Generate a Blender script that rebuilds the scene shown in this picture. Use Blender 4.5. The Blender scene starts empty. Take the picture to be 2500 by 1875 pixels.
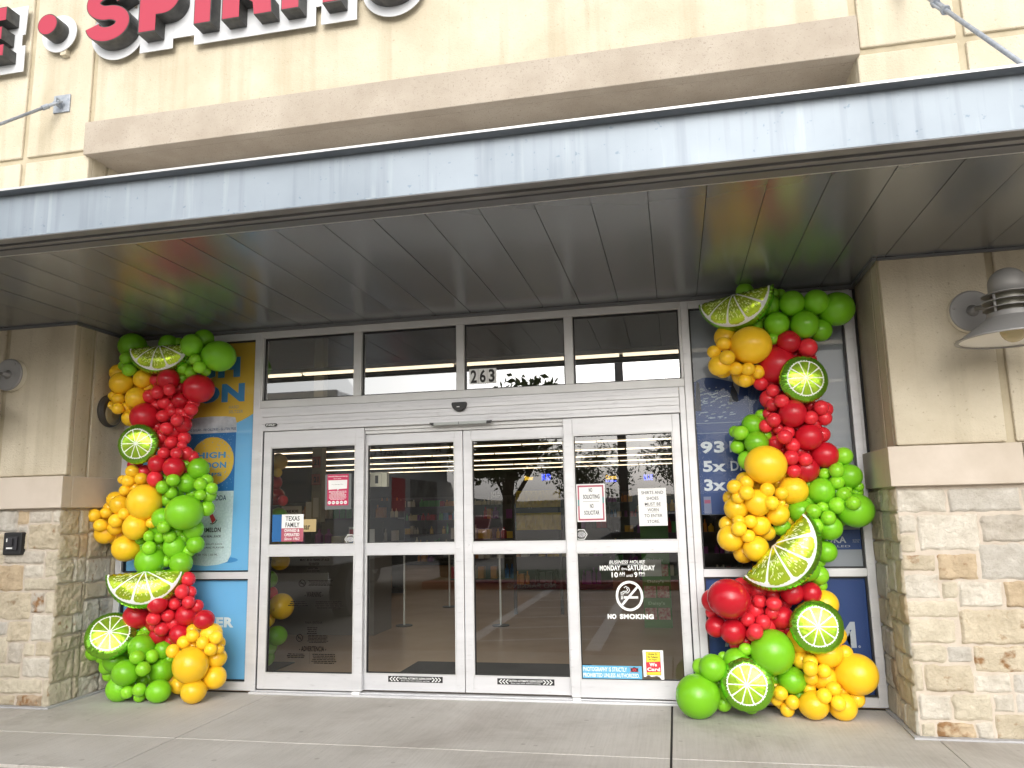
import bpy, bmesh, math, random
from mathutils import Vector, Matrix, noise
random.seed(7)
scene = bpy.context.scene
COL = scene.collection
R = math.radians
# ------------------------------------------------------------------ camera
cam_data = bpy.data.cameras.new("camera")
cam = bpy.data.objects.new("camera", cam_data)
COL.objects.link(cam)
cam_data.sensor_width = 36.0
cam_data.lens = 1889.36 / 2500.0 * 36.0
cam_data.clip_start = 0.05
cam_data.clip_end = 2000.0
CR_ = Vector((0.97853228, 0.20499064, -0.02129368)); CU_ = Vector((0.05385272, -0.15459343, 0.98650938)); CF_ = Vector((-0.19893332, 0.96647799, 0.16231397))
mw = Matrix((CR_, CU_, -CF_)).transposed().to_4x4()
mw.translation = Vector((1.7179, -6.1931, 1.4501))
cam.matrix_world = mw
scene.camera = cam
scene.render.resolution_x, scene.render.resolution_y = 1024, 768
# ------------------------------------------------------------------ world + sun
world = bpy.data.worlds.new("World"); scene.world = world; world.use_nodes = True
wn, wl = world.node_tree.nodes, world.node_tree.links
wn.clear()
SUN_EL, SUN_ROT = R(28), R(172)
sky = wn.new('ShaderNodeTexSky'); sky.sky_type = 'NISHITA'; sky.sun_disc = False
sky.sun_elevation = SUN_EL; sky.sun_rotation = SUN_ROT; sky.dust_density = 4.0; sky.air_density = 1.2
hs = wn.new('ShaderNodeHueSaturation'); hs.inputs['Saturation'].default_value = 0.28; hs.inputs['Value'].default_value = 1.15
tc = wn.new('ShaderNodeTexCoord'); mp = wn.new('ShaderNodeMapping'); mp.inputs['Scale'].default_value = (1.5, 1.5, 5)
nz = wn.new('ShaderNodeTexNoise'); nz.inputs['Scale'].default_value = 1.6; nz.inputs['Detail'].default_value = 6
cr = wn.new('ShaderNodeValToRGB'); cr.color_ramp.elements[0].position = .3; cr.color_ramp.elements[0].color = (.72, .74, .78, 1)
cr.color_ramp.elements[1].position = .7; cr.color_ramp.elements[1].color = (1.12, 1.12, 1.12, 1)
mu = wn.new('ShaderNodeMixRGB'); mu.blend_type = 'MULTIPLY'; mu.inputs[0].default_value = 1
bg = wn.new('ShaderNodeBackground'); bg.inputs['Strength'].default_value = 0.15
wo = wn.new('ShaderNodeOutputWorld')
wl.new(sky.outputs[0], hs.inputs['Color']); wl.new(tc.outputs['Generated'], mp.inputs[0]); wl.new(mp.outputs[0], nz.inputs['Vector'])
wl.new(nz.outputs['Fac'], cr.inputs[0]); wl.new(hs.outputs[0], mu.inputs[1]); wl.new(cr.outputs[0], mu.inputs[2])
wl.new(mu.outputs[0], bg.inputs['Color']); wl.new(bg.outputs[0], wo.inputs[0])
sd = bpy.data.lights.new("sun", 'SUN'); sd.energy = .7; sd.angle = R(70); sd.color = (1, .96, .9)
sun = bpy.data.objects.new("sun", sd); COL.objects.link(sun)
_az = SUN_ROT
sdir = Vector((math.sin(_az) * math.cos(SUN_EL), math.cos(_az) * math.cos(SUN_EL), math.sin(SUN_EL)))
sun.rotation_euler = (-sdir).to_track_quat('-Z', 'Y').to_euler()
vs = scene.view_settings
vs.view_transform = 'Standard'; vs.look = 'None'; vs.exposure = 0.56; vs.gamma = 1
# ------------------------------------------------------------------ materials
def mat(name, col, rough=.5, metal=0., spec=.5, coat=0., **k):
    m = bpy.data.materials.new(name); m.use_nodes = True
    b = m.node_tree.nodes['Principled BSDF']
    b.inputs['Base Color'].default_value = (*col, 1); b.inputs['Roughness'].default_value = rough
    b.inputs['Metallic'].default_value = metal; b.inputs['Specular IOR Level'].default_value = spec
    b.inputs['Coat Weight'].default_value = coat
    for a, v in k.items():
        b.inputs[a.replace('_', ' ')].default_value = v
    return m
def N(m, t, **props):
    n = m.node_tree.nodes.new(t)
    for a, v in props.items(): setattr(n, a, v)
    return n
def vary(m, c1, c2, scale=5., detail=6., stretch=(1, 1, 1), p0=.35, p1=.65, bump=0., bscale=None, bdist=.01, second=None, r0=None, r1=None, streak=None):
    """noise driven colour between c1 and c2, optional finer second tint, bump and roughness variation"""
    L = m.node_tree.links; b = m.node_tree.nodes['Principled BSDF']
    g = N(m, 'ShaderNodeNewGeometry'); mp = N(m, 'ShaderNodeMapping'); mp.inputs['Scale'].default_value = stretch
    L.new(g.outputs['Position'], mp.inputs['Vector'])
    n = N(m, 'ShaderNodeTexNoise'); n.inputs['Scale'].default_value = scale; n.inputs['Detail'].default_value = detail; n.inputs['Roughness'].default_value = .6
    L.new(mp.outputs[0], n.inputs['Vector'])
    r = N(m, 'ShaderNodeValToRGB'); r.color_ramp.elements[0].position = p0; r.color_ramp.elements[0].color = (*c1, 1)
    r.color_ramp.elements[1].position = p1; r.color_ramp.elements[1].color = (*c2, 1)
    L.new(n.outputs['Fac'], r.inputs[0]); out = r.outputs[0]
    if second:
        sc, c3, q0, q1, st = second
        mp2 = N(m, 'ShaderNodeMapping'); mp2.inputs['Scale'].default_value = st; L.new(g.outputs['Position'], mp2.inputs['Vector'])
        n2 = N(m, 'ShaderNodeTexNoise'); n2.inputs['Scale'].default_value = sc; n2.inputs['Detail'].default_value = 4
        L.new(mp2.outputs[0], n2.inputs['Vector'])
        r2 = N(m, 'ShaderNodeValToRGB'); r2.color_ramp.elements[0].position = q0; r2.color_ramp.elements[0].color = (0, 0, 0, 1)
        r2.color_ramp.elements[1].position = q1; r2.color_ramp.elements[1].color = (1, 1, 1, 1)
        L.new(n2.outputs['Fac'], r2.inputs[0])
        mx = N(m, 'ShaderNodeMixRGB'); mx.inputs[2].default_value = (*c3, 1)
        L.new(r2.outputs[0], mx.inputs[0]); L.new(out, mx.inputs[1]); out = mx.outputs[0]
    if streak:
        k_, f_ = streak
        m3 = N(m, 'ShaderNodeMapping'); m3.inputs['Scale'].default_value = (f_, f_, .35); L.new(g.outputs['Position'], m3.inputs['Vector'])
        n3 = N(m, 'ShaderNodeTexNoise'); n3.inputs['Scale'].default_value = 1.0; n3.inputs['Detail'].default_value = 5; L.new(m3.outputs[0], n3.inputs['Vector'])
        r3 = N(m, 'ShaderNodeValToRGB'); r3.color_ramp.elements[0].position = .34; r3.color_ramp.elements[0].color = (k_, k_ * .99, k_ * .96, 1)
        r3.color_ramp.elements[1].position = .5; r3.color_ramp.elements[1].color = (1, 1, 1, 1); L.new(n3.outputs['Fac'], r3.inputs[0])
        x3 = N(m, 'ShaderNodeMixRGB', blend_type='MULTIPLY'); x3.inputs[0].default_value = 1; L.new(out, x3.inputs[1]); L.new(r3.outputs[0], x3.inputs[2]); out = x3.outputs[0]
    L.new(out, b.inputs['Base Color'])
    if r0 is not None:
        mr = N(m, 'ShaderNodeMapRange'); mr.inputs['To Min'].default_value = r0; mr.inputs['To Max'].default_value = r1
        L.new(n.outputs['Fac'], mr.inputs[0]); L.new(mr.outputs[0], b.inputs['Roughness'])
    if bump:
        nb = N(m, 'ShaderNodeTexNoise'); nb.inputs['Scale'].default_value = bscale or scale * 8; nb.inputs['Detail'].default_value = 5
        L.new(mp.outputs[0], nb.inputs['Vector'])
        bp = N(m, 'ShaderNodeBump'); bp.inputs['Strength'].default_value = bump; bp.inputs['Distance'].default_value = bdist
        L.new(nb.outputs['Fac'], bp.inputs['Height']); L.new(bp.outputs[0], b.inputs['Normal'])
    return m
M = {}
M['stucco'] = vary(mat('stucco', (.7, .6, .42), .92, spec=.2), (.52, .46, .345), (.61, .55, .43), 2.2, 8, bump=.6, bscale=95, bdist=.008, second=(38, (.44, .38, .28), .62, .72, (1, 1, 1)), streak=(.86, 7))
M['stucco_groove'] = vary(mat('stucco_groove', (.5, .43, .28), .95, spec=.2), (.41, .355, .25), (.50, .44, .32), 6, 5, bump=.3, bscale=90, bdist=.004)
M['precast'] = vary(mat('precast', (.5, .43, .36), .9, spec=.2), (.37, .32, .26), (.44, .39, .325), 2.5, 6, bump=.5, bscale=130, bdist=.006, second=(75, (.30, .26, .215), .60, .70, (1, 1, 1)))
M['band'] = vary(mat('band', (.5, .45, .38), .85, spec=.25), (.50, .435, .355), (.60, .53, .45), 2.0, 6, bump=.15, bscale=60, bdist=.003)
M['mortar'] = vary(mat('mortar', (.5, .42, .33), .95, spec=.15), (.50, .435, .36), (.58, .515, .435), 9, 6, bump=.6, bscale=120, bdist=.006)
def stone_mat():
    m = mat('limestone', (.6, .55, .45), .9, spec=.2); L = m.node_tree.links; b = m.node_tree.nodes['Principled BSDF']
    a = N(m, 'ShaderNodeAttribute', attribute_name='tint')
    g = N(m, 'ShaderNodeNewGeometry')
    n = N(m, 'ShaderNodeTexNoise'); n.inputs['Scale'].default_value = 9; n.inputs['Detail'].default_value = 9; n.inputs['Roughness'].default_value = .65
    L.new(g.outputs['Position'], n.inputs['Vector'])
    r = N(m, 'ShaderNodeValToRGB'); r.color_ramp.elements[0].position = .3; r.color_ramp.elements[0].color = (.80, .77, .72, 1)
    r.color_ramp.elements[1].position = .62; r.color_ramp.elements[1].color = (1.08, 1.07, 1.05, 1)
    L.new(n.outputs['Fac'], r.inputs[0])
    mx = N(m, 'ShaderNodeMixRGB', blend_type='MULTIPLY'); mx.inputs[0].default_value = 1
    L.new(a.outputs['Color'], mx.inputs[1]); L.new(r.outputs[0], mx.inputs[2])
    n2 = N(m, 'ShaderNodeTexNoise'); n2.inputs['Scale'].default_value = 14; n2.inputs['Detail'].default_value = 8
    L.new(g.outputs['Position'], n2.inputs['Vector'])
    ad = N(m, 'ShaderNodeMath', operation='ADD'); L.new(n2.outputs['Fac'], ad.inputs[0]); L.new(a.outputs['Alpha'], ad.inputs[1])
    r2 = N(m, 'ShaderNodeValToRGB'); r2.color_ramp.elements[0].position = 0.98; r2.color_ramp.elements[0].color = (0, 0, 0, 1)
    r2.color_ramp.elements[1].position = 1.0; r2.color_ramp.elements[1].color = (1, 1, 1, 1)
    sb = N(m, 'ShaderNodeMath', operation='SUBTRACT'); sb.inputs[1].default_value = 0.0
    mr = N(m, 'ShaderNodeMapRange'); mr.inputs['From Min'].default_value = .98; mr.inputs['From Max'].default_value = 1.12
    L.new(ad.outputs[0], mr.inputs[0])
    m2 = N(m, 'ShaderNodeMixRGB'); m2.inputs[2].default_value = (.30, .17, .08, 1)
    L.new(mr.outputs[0], m2.inputs[0]); L.new(mx.outputs[0], m2.inputs[1]); L.new(m2.outputs[0], b.inputs['Base Color'])
    v = N(m, 'ShaderNodeTexNoise'); v.inputs['Scale'].default_value = 40; v.inputs['Detail'].default_value = 12; v.inputs['Roughness'].default_value = .7
    L.new(g.outputs['Position'], v.inputs['Vector'])
    bp = N(m, 'ShaderNodeBump'); bp.inputs['Strength'].default_value = .9; bp.inputs['Distance'].default_value = .02
    L.new(v.outputs['Fac'], bp.inputs['Height']); L.new(bp.outputs[0], b.inputs['Normal'])
    return m
M['stone'] = stone_mat()
def concrete_mat():
    m = mat('concrete', (.4, .38, .35), .85, spec=.25)
    vary(m, (.43, .405, .37), (.56, .535, .50), 1.1, 9, bump=.4, bscale=85, bdist=.004, second=(30, (.36, .335, .30), .62, .85, (1, 1, 1)), p0=.3, p1=.66)
    L = m.node_tree.links; b = m.node_tree.nodes['Principled BSDF']; src = b.inputs['Base Color'].links[0].from_socket
    g = N(m, 'ShaderNodeNewGeometry')
    v = N(m, 'ShaderNodeTexVoronoi'); v.inputs['Scale'].default_value = 4.2; L.new(g.outputs['Position'], v.inputs['Vector'])
    r = N(m, 'ShaderNodeValToRGB'); r.color_ramp.elements[0].position = .05; r.color_ramp.elements[0].color = (.50, .48, .46, 1); r.color_ramp.elements[1].position = .085; r.color_ramp.elements[1].color = (1, 1, 1, 1)
    L.new(v.outputs['Distance'], r.inputs[0])
    x = N(m, 'ShaderNodeMixRGB', blend_type='MULTIPLY'); x.inputs[0].default_value = .45; L.new(src, x.inputs[1]); L.new(r.outputs[0], x.inputs[2])
    mp = N(m, 'ShaderNodeMapping'); mp.inputs['Scale'].default_value = (60, 1.5, 1); L.new(g.outputs['Position'], mp.inputs['Vector'])
    n = N(m, 'ShaderNodeTexNoise'); n.inputs['Scale'].default_value = 1.2; n.inputs['Detail'].default_value = 3; L.new(mp.outputs[0], n.inputs['Vector'])
    r2 = N(m, 'ShaderNodeValToRGB'); r2.color_ramp.elements[0].position = .3; r2.color_ramp.elements[0].color = (.94, .94, .93, 1); r2.color_ramp.elements[1].position = .6; r2.color_ramp.elements[1].color = (1.03, 1.03, 1.03, 1)
    L.new(n.outputs['Fac'], r2.inputs[0])
    x2 = N(m, 'ShaderNodeMixRGB', blend_type='MULTIPLY'); x2.inputs[0].default_value = 1; L.new(x.outputs[0], x2.inputs[1]); L.new(r2.outputs[0], x2.inputs[2])
    n4 = N(m, 'ShaderNodeTexNoise'); n4.inputs['Scale'].default_value = .75; n4.inputs['Detail'].default_value = 8; n4.inputs['Roughness'].default_value = .7; n4.inputs['Distortion'].default_value = .6; L.new(g.outputs['Position'], n4.inputs['Vector'])
    r4 = N(m, 'ShaderNodeValToRGB'); r4.color_ramp.elements[0].position = .50; r4.color_ramp.elements[0].color = (1, 1, 1, 1); r4.color_ramp.elements[1].position = .64; r4.color_ramp.elements[1].color = (.82, .80, .79, 1)
    L.new(n4.outputs['Fac'], r4.inputs[0])
    x4 = N(m, 'ShaderNodeMixRGB', blend_type='MULTIPLY'); x4.inputs[0].default_value = 1; L.new(x2.outputs[0], x4.inputs[1]); L.new(r4.outputs[0], x4.inputs[2])
    L.new(x4.outputs[0], b.inputs['Base Color']); return m
M['concrete'] = concrete_mat()
M['kerb'] = vary(mat('kerb', (.33, .27, .22), .9), (.27, .22, .18), (.36, .30, .25), 3, 6)
M['lot'] = vary(mat('lot', (.25, .23, .2), .9), (.30, .265, .225), (.40, .36, .31), 1.0, 7)
M['red_kerb'] = mat('red_kerb', (.42, .03, .05), .7)
M['white_line'] = vary(mat('white_line', (.6, .6, .58), .8), (.72, .72, .70), (.85, .85, .83), 8, 4)
M['joint'] = mat('joint', (.035, .033, .03), .95)
M['sealant'] = mat('sealant', (.42, .42, .43), .6)
M['grass'] = vary(mat('grass', (.06, .1, .03), .95), (.05, .08, .02), (.09, .13, .04), 2, 5)
def fascia_mat():
    m = mat('galvanised', (.4, .43, .46), .5, .25); L = m.node_tree.links; b = m.node_tree.nodes['Principled BSDF']
    g = N(m, 'ShaderNodeNewGeometry')
    def nz(st, sc, a, c, e0, e1, det=4):
        mp = N(m, 'ShaderNodeMapping'); mp.inputs['Scale'].default_value = st; L.new(g.outputs['Position'], mp.inputs['Vector'])
        n = N(m, 'ShaderNodeTexNoise'); n.inputs['Scale'].default_value = sc; n.inputs['Detail'].default_value = det; L.new(mp.outputs[0], n.inputs['Vector'])
        r = N(m, 'ShaderNodeValToRGB'); r.color_ramp.elements[0].position = e0; r.color_ramp.elements[0].color = (*a, 1)
        r.color_ramp.elements[1].position = e1; r.color_ramp.elements[1].color = (*c, 1); L.new(n.outputs['Fac'], r.inputs[0]); return r, n
    r1, _ = nz((1, 1, 1), 1.5, (.22, .26, .30), (.30, .345, .39), .3, .7, 6)
    r2, _ = nz((9, 1, .35), 1.6, (.72, .73, .75), (1, 1, 1), .30, .48)
    r3, _ = nz((16, 1, .9), 1.1, (0, 0, 0), (.16, .16, .14), .60, .78)
    r4, _ = nz((1, 1, 1), 30, (0, 0, 0), (.09, .08, .07), .68, .72)
    mx = N(m, 'ShaderNodeMixRGB', blend_type='MULTIPLY'); mx.inputs[0].default_value = .8; L.new(r1.outputs[0], mx.inputs[1]); L.new(r2.outputs[0], mx.inputs[2])
    a1 = N(m, 'ShaderNodeMixRGB', blend_type='ADD'); a1.inputs[0].default_value = .45; L.new(mx.outputs[0], a1.inputs[1]); L.new(r3.outputs[0], a1.inputs[2])
    a2 = N(m, 'ShaderNodeMixRGB', blend_type='SUBTRACT'); a2.inputs[0].default_value = 1; L.new(a1.outputs[0], a2.inputs[1]); L.new(r4.outputs[0], a2.inputs[2])
    L.new(a2.outputs[0], b.inputs['Base Color']); return m
M['fascia'] = fascia_mat()
M['flange'] = vary(mat('flange', (.2, .2, .2), .6, .2), (.19, .19, .19), (.26, .26, .26), 3, 5)
M['weathered_shade'] = vary(mat('weathered_shade', (.1, .11, .12), .7, .2), (.15, .165, .185), (.22, .24, .26), 2.5, 6, stretch=(1, 3, 1))  # mottled steel, darkened to paint in the shade under the top flange
M['trim_dark'] = mat('trim_dark', (.16, .165, .175), .5, .3)
M['soffit'] = vary(mat('soffit', (.2, .19, .17), .25, .6, spec=.8), (.235, .25, .262), (.275, .29, .30), .8, 3, bump=.05, bscale=1.2, bdist=.02)
M['alu'] = vary(mat('alu', (.6, .6, .62), .45, .3), (.58, .585, .60), (.67, .675, .69), 1.2, 6, stretch=(1, 1, 6), second=(16, (.47, .47, .48), .62, .8, (.6, 1, 3)))
M['alu_w'] = vary(mat('alu_w', (.6, .6, .58), .45, .3), (.56, .565, .56), (.64, .645, .64), 2, 5)
M['hang'] = vary(mat('hanger_paint', (.3, .33, .36), .55, .3), (.27, .30, .34), (.38, .41, .45), 25, 5)
M['black'] = mat('black', (.012, .012, .013), .45)
M['blackmat'] = mat('blackmat', (.02, .022, .024), .9)
M['white'] = mat('white', (.78, .78, .76), .5)
M['paper'] = mat('paper', (.80, .81, .80), .6)
M['ink'] = mat('ink', (.02, .02, .02), .6)
M['vinyl'] = mat('vinyl', (.80, .82, .80), .5)
M['smokeink'] = mat('smokeink', (.012, .010, .009), .9, spec=.1)
M['magenta'] = mat('magenta', (.50, .02, .09), .5)
M['rose'] = mat('rose', (.42, .10, .14), .5)
M['signblue'] = mat('signblue', (.015, .12, .33), .5)
M['skyblue'] = mat('skyblue', (.11, .40, .62), .5)
M['yellowp'] = mat('yellowp', (.8, .65, .04), .5)
M['redp'] = mat('redp', (.6, .03, .05), .5)
M['panelwhite'] = mat('panelwhite', (.66, .68, .70), .45)
M['letter_red'] = mat('letter_red', (.40, .03, .06), .35)
M['return'] = vary(mat('return', (.045, .045, .045), .5), (.03, .03, .03), (.07, .068, .062), 14, 6)
M['letter_edge'] = mat('letter_edge', (.05, .01, .02), .5)
M['lampgrey'] = mat('lampgrey', (.30, .295, .29), .5, .2)
M['lampin'] = mat('lampin', (.82, .80, .73), .5)
M['lampcream'] = mat('lampcream', (.75, .71, .60), .5)
M['bulb'] = mat('bulb', (.50, .43, .26), .25)
M['bronze'] = mat('bronze', (.05, .045, .04), .5)
def emis(name, col, s):
    m = bpy.data.materials.new(name); m.use_nodes = True; nt = m.node_tree; nt.nodes.clear()
    e = nt.nodes.new('ShaderNodeEmission'); e.inputs[0].default_value = (*col, 1); e.inputs[1].default_value = s
    o = nt.nodes.new('ShaderNodeOutputMaterial'); nt.links.new(e.outputs[0], o.inputs[0]); return m
M['tube'] = emis('tube', (1, .80, .56), 2.4)
M['neon_blue'] = emis('neon_blue', (.05, .10, 1), 1.6)
M['neon_yellow'] = emis('neon_yellow', (1, .6, .05), 1.2)
def glass(name, refl, ior, tint):
    m = bpy.data.materials.new(name); m.use_nodes = True; nt = m.node_tree; nt.nodes.clear(); L = nt.links
    f = nt.nodes.new('ShaderNodeFresnel'); f.inputs[0].default_value = ior
    g0 = nt.nodes.new('ShaderNodeNewGeometry'); bt = nt.nodes.new('ShaderNodeMix'); bt.data_type = 'FLOAT'
    ad = nt.nodes.new('ShaderNodeMath'); ad.operation = 'ADD'; ad.inputs[1].default_value = refl; ad.use_clamp = True
    t = nt.nodes.new('ShaderNodeBsdfTransparent'); t.inputs[0].default_value = (*tint, 1)
    g = nt.nodes.new('ShaderNodeBsdfGlossy'); g.inputs['Roughness'].default_value = 0.0; g.inputs[0].default_value = (.96, .98, 1, 1)
    mx = nt.nodes.new('ShaderNodeMixShader'); o = nt.nodes.new('ShaderNodeOutputMaterial')
    nt.nodes.remove(bt); nt.nodes.remove(g0)
    L.new(f.outputs[0], ad.inputs[0]); L.new(ad.outputs[0], mx.inputs[0]); L.new(t.outputs[0], mx.inputs[1]); L.new(g.outputs[0], mx.inputs[2]); L.new(mx.outputs[0], o.inputs[0])
    return m
M['glass'] = glass('door_glass', .075, 1.35, (.80, .82, .79))
M['glass_t'] = glass('transom_glass', .22, 1.5, (.55, .57, .56))
M['glass_w'] = glass('window_glass', .0, 1.2, (.86, .89, .90))
def perfor(name, c, k=.16):
    m = mat(name, c, .45); nt = m.node_tree; b = nt.nodes['Principled BSDF']; o = nt.nodes['Material Output']
    t = nt.nodes.new('ShaderNodeBsdfTransparent'); mx = nt.nodes.new('ShaderNodeMixShader'); mx.inputs[0].default_value = k
    nt.links.new(b.outputs[0], mx.inputs[1]); nt.links.new(t.outputs[0], mx.inputs[2]); nt.links.new(mx.outputs[0], o.inputs[0]); return m
M['p_yellow'] = perfor('poster_yellow', (.86, .56, .07)); M['p_blue'] = perfor('poster_blue', (.22, .56, .86))
M['p_grey'] = perfor('poster_grey', (.40, .41, .44)); M['p_navy'] = perfor('poster_navy', (.018, .060, .225), .1)
M['c_blue'] = mat('can_blue', (.03, .17, .42), .4); M['c_white'] = vary(mat('can_white', (.5, .58, .58), .4), (.55, .66, .66), (.70, .79, .78), 60, 3)
M['c_grey'] = vary(mat('can_grey', (.4, .4, .42), .4), (.45, .46, .48), (.68, .68, .7), 9, 3)
M['w_blue'] = mat('lettering_blue', (.06, .27, .55), .5)
def latex(name, c, sub=.12):
    m = mat(name, c, .34, spec=.45); b = m.node_tree.nodes['Principled BSDF']; L = m.node_tree.links
    b.inputs['Subsurface Weight'].default_value = sub; b.inputs['Subsurface Radius'].default_value = (.03, .02, .008); b.inputs['Subsurface Scale'].default_value = .6
    lw = N(m, 'ShaderNodeLayerWeight'); lw.inputs[0].default_value = .35
    oi = N(m, 'ShaderNodeObjectInfo'); h = N(m, 'ShaderNodeHueSaturation')
    mr = N(m, 'ShaderNodeMapRange'); mr.inputs['To Min'].default_value = .88; mr.inputs['To Max'].default_value = 1.1
    L.new(oi.outputs['Random'], mr.inputs[0]); L.new(mr.outputs[0], h.inputs['Value']); h.inputs['Color'].default_value = (*c, 1)
    L.new(h.outputs[0], b.inputs['Base Color'])
    mr2 = N(m, 'ShaderNodeMapRange'); mr2.inputs['To Min'].default_value = .20; mr2.inputs['To Max'].default_value = .34
    L.new(oi.outputs['Random'], mr2.inputs[0]); L.new(mr2.outputs[0], b.inputs['Roughness'])
    return m
M['lat_g'] = latex('latex_green', (.19, .52, .015)); M['lat_gs'] = latex('latex_green_small', (.26, .62, .025))
M['lat_y'] = latex('latex_yellow', (.90, .55, .02)); M['lat_ys'] = latex('latex_yellow_small', (.95, .58, .025))
M['lat_r'] = latex('latex_red', (.52, .010, .022)); M['lat_rs'] = latex('latex_red_small', (.72, .03, .045))
def foil_mat():
    m = mat('foil', (.3, .6, .05), .2, 1.); L = m.node_tree.links; b = m.node_tree.nodes['Principled BSDF']
    a = N(m, 'ShaderNodeAttribute', attribute_name='tint')
    L.new(a.outputs['Color'], b.inputs['Base Color']); L.new(a.outputs['Alpha'], b.inputs['Metallic'])
    mr = N(m, 'ShaderNodeMapRange'); mr.inputs['To Min'].default_value = .4; mr.inputs['To Max'].default_value = .16
    L.new(a.outputs['Alpha'], mr.inputs[0]); L.new(mr.outputs[0], b.inputs['Roughness'])
    tc = N(m, 'ShaderNodeTexCoord'); n = N(m, 'ShaderNodeTexNoise'); n.inputs['Scale'].default_value = 11; n.inputs['Detail'].default_value = 3
    L.new(tc.outputs['Object'], n.inputs['Vector']); bp = N(m, 'ShaderNodeBump'); bp.inputs['Strength'].default_value = .6; bp.inputs['Distance'].default_value = .014
    L.new(n.outputs['Fac'], bp.inputs['Height']); L.new(bp.outputs[0], b.inputs['Normal'])
    return m
M['foil'] = foil_mat()
# ------------------------------------------------------------------ builders
def tag(o, label=None, cat=None, group=None, kind=None):
    if label: o['label'] = label
    if cat: o['category'] = cat
    if group: o['group'] = group
    if kind: o['kind'] = kind
    return o
def thing(name, loc, label, cat, group=None):
    o = bpy.data.objects.new(name, None); COL.objects.link(o); o.location = loc; o.empty_display_size = .1
    return tag(o, label, cat, group)
def origin(o):
    v = Vector((0, 0, 0))
    while o is not None: v = v + Vector(o.location); o = o.parent
    return v
class MB:
    def __init__(s): s.v = []; s.f = []; s.mi = []; s.ms = []
    def m(s, material):
        if material not in s.ms: s.ms.append(material)
        return s.ms.index(material)
    def add(s, vs, fs, mi=0):
        o = len(s.v); s.v += [Vector(v) for v in vs]; s.f += [[o + i for i in f] for f in fs]; s.mi += [mi] * len(fs); return s
    def box(s, x0, x1, y0, y1, z0, z1, mi=0):
        if x0 > x1: x0, x1 = x1, x0
        if y0 > y1: y0, y1 = y1, y0
        if z0 > z1: z0, z1 = z1, z0
        v = [(x0, y0, z0), (x1, y0, z0), (x1, y1, z0), (x0, y1, z0), (x0, y0, z1), (x1, y0, z1), (x1, y1, z1), (x0, y1, z1)]
        return s.add(v, [(0, 3, 2, 1), (4, 5, 6, 7), (0, 1, 5, 4), (1, 2, 6, 5), (2, 3, 7, 6), (3, 0, 4, 7)], mi)
    def prism(s, pts, y0, y1, mi=0):
        """polygon in x,z (counter clockwise seen from -y) extruded from y0 (front) to y1"""
        n = len(pts); a = sum(pts[i][0] * pts[(i + 1) % n][1] - pts[(i + 1) % n][0] * pts[i][1] for i in range(n))
        if a < 0: pts = pts[::-1]
        v = [(p[0], y0, p[1]) for p in pts] + [(p[0], y1, p[1]) for p in pts]
        f = [list(range(n)), list(range(2 * n - 1, n - 1, -1))] + [(i, i + n, (i + 1) % n + n, (i + 1) % n) for i in range(n)]
        return s.add(v, f, mi)
    def ribbon(s, pts, w, y0, y1, mi=0, closed=False):
        """thick line in x,z"""
        n = len(pts); Lf, Rt = [], []
        for i in range(n):
            a = Vector(pts[i - 1]) if (i > 0 or closed) else Vector(pts[0]); b = Vector(pts[(i + 1) % n]) if (i < n - 1 or closed) else Vector(pts[-1])
            d = (b - a).normalized(); nn = Vector((-d.y, d.x)); c = Vector(pts[i]); Lf.append(c + nn * w / 2); Rt.append(c - nn * w / 2)
        v = [(p.x, y0, p.y) for p in Lf] + [(p.x, y0, p.y) for p in Rt] + [(p.x, y1, p.y) for p in Lf] + [(p.x, y1, p.y) for p in Rt]
        f = []
        for i in range(n if closed else n - 1):
            j = (i + 1) % n
            f += [(i, i + n, j + n, j), (i + 2 * n, j + 2 * n, j + 3 * n, i + 3 * n), (i, j, j + 2 * n, i + 2 * n), (i + n, i + 3 * n, j + 3 * n, j + n)]
        if not closed: f += [(0, 2 * n, 3 * n, n), (n - 1, 2 * n - 1, 4 * n - 1, 3 * n - 1)]
        return s.add(v, f, mi)
    def lathe(s, prof, c, seg=32, axis=(0, 0, 1), mi=0, cap=True):
        """prof: list of (radius, height along axis)"""
        q = Vector(axis).normalized().to_track_quat('Z', 'Y'); c = Vector(c); v = []; f = []; n = len(prof)
        for (r, h) in prof:
            for k in range(seg):
                a = 2 * math.pi * k / seg; v.append(c + q @ Vector((r * math.cos(a), r * math.sin(a), h)))
        for i in range(n - 1):
            for k in range(seg):
                f.append((i * seg + k, i * seg + (k + 1) % seg, (i + 1) * seg + (k + 1) % seg, (i + 1) * seg + k))
        if cap: f += [list(range(seg))[::-1], list(range((n - 1) * seg, n * seg))]
        return s.add(v, f, mi)
    def cyl(s, a, b, r, seg=16, mi=0, r2=None):
        a, b = Vector(a), Vector(b); return s.lathe([(r, 0), (r if r2 is None else r2, (b - a).length)], a, seg, b - a, mi)
    def tube(s, pts, r, seg=8, mi=0):
        for a, b in zip(pts, pts[1:]): s.cyl(a, b, r, seg, mi)
        return s
    def ball(s, c, r, seg=16, mi=0, sc=(1, 1, 1)):
        n = seg // 2; v = []; f = []
        for i in range(n + 1):
            t = math.pi * i / n
            for k in range(seg):
                a = 2 * math.pi * k / seg
                v.append((c[0] + sc[0] * r * math.sin(t) * math.cos(a), c[1] + sc[1] * r * math.sin(t) * math.sin(a), c[2] + sc[2] * r * math.cos(t)))
        for i in range(n):
            for k in range(seg): f.append((i * seg + k, (i + 1) * seg + k, (i + 1) * seg + (k + 1) % seg, i * seg + (k + 1) % seg))
        return s.add(v, f, mi)
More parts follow.
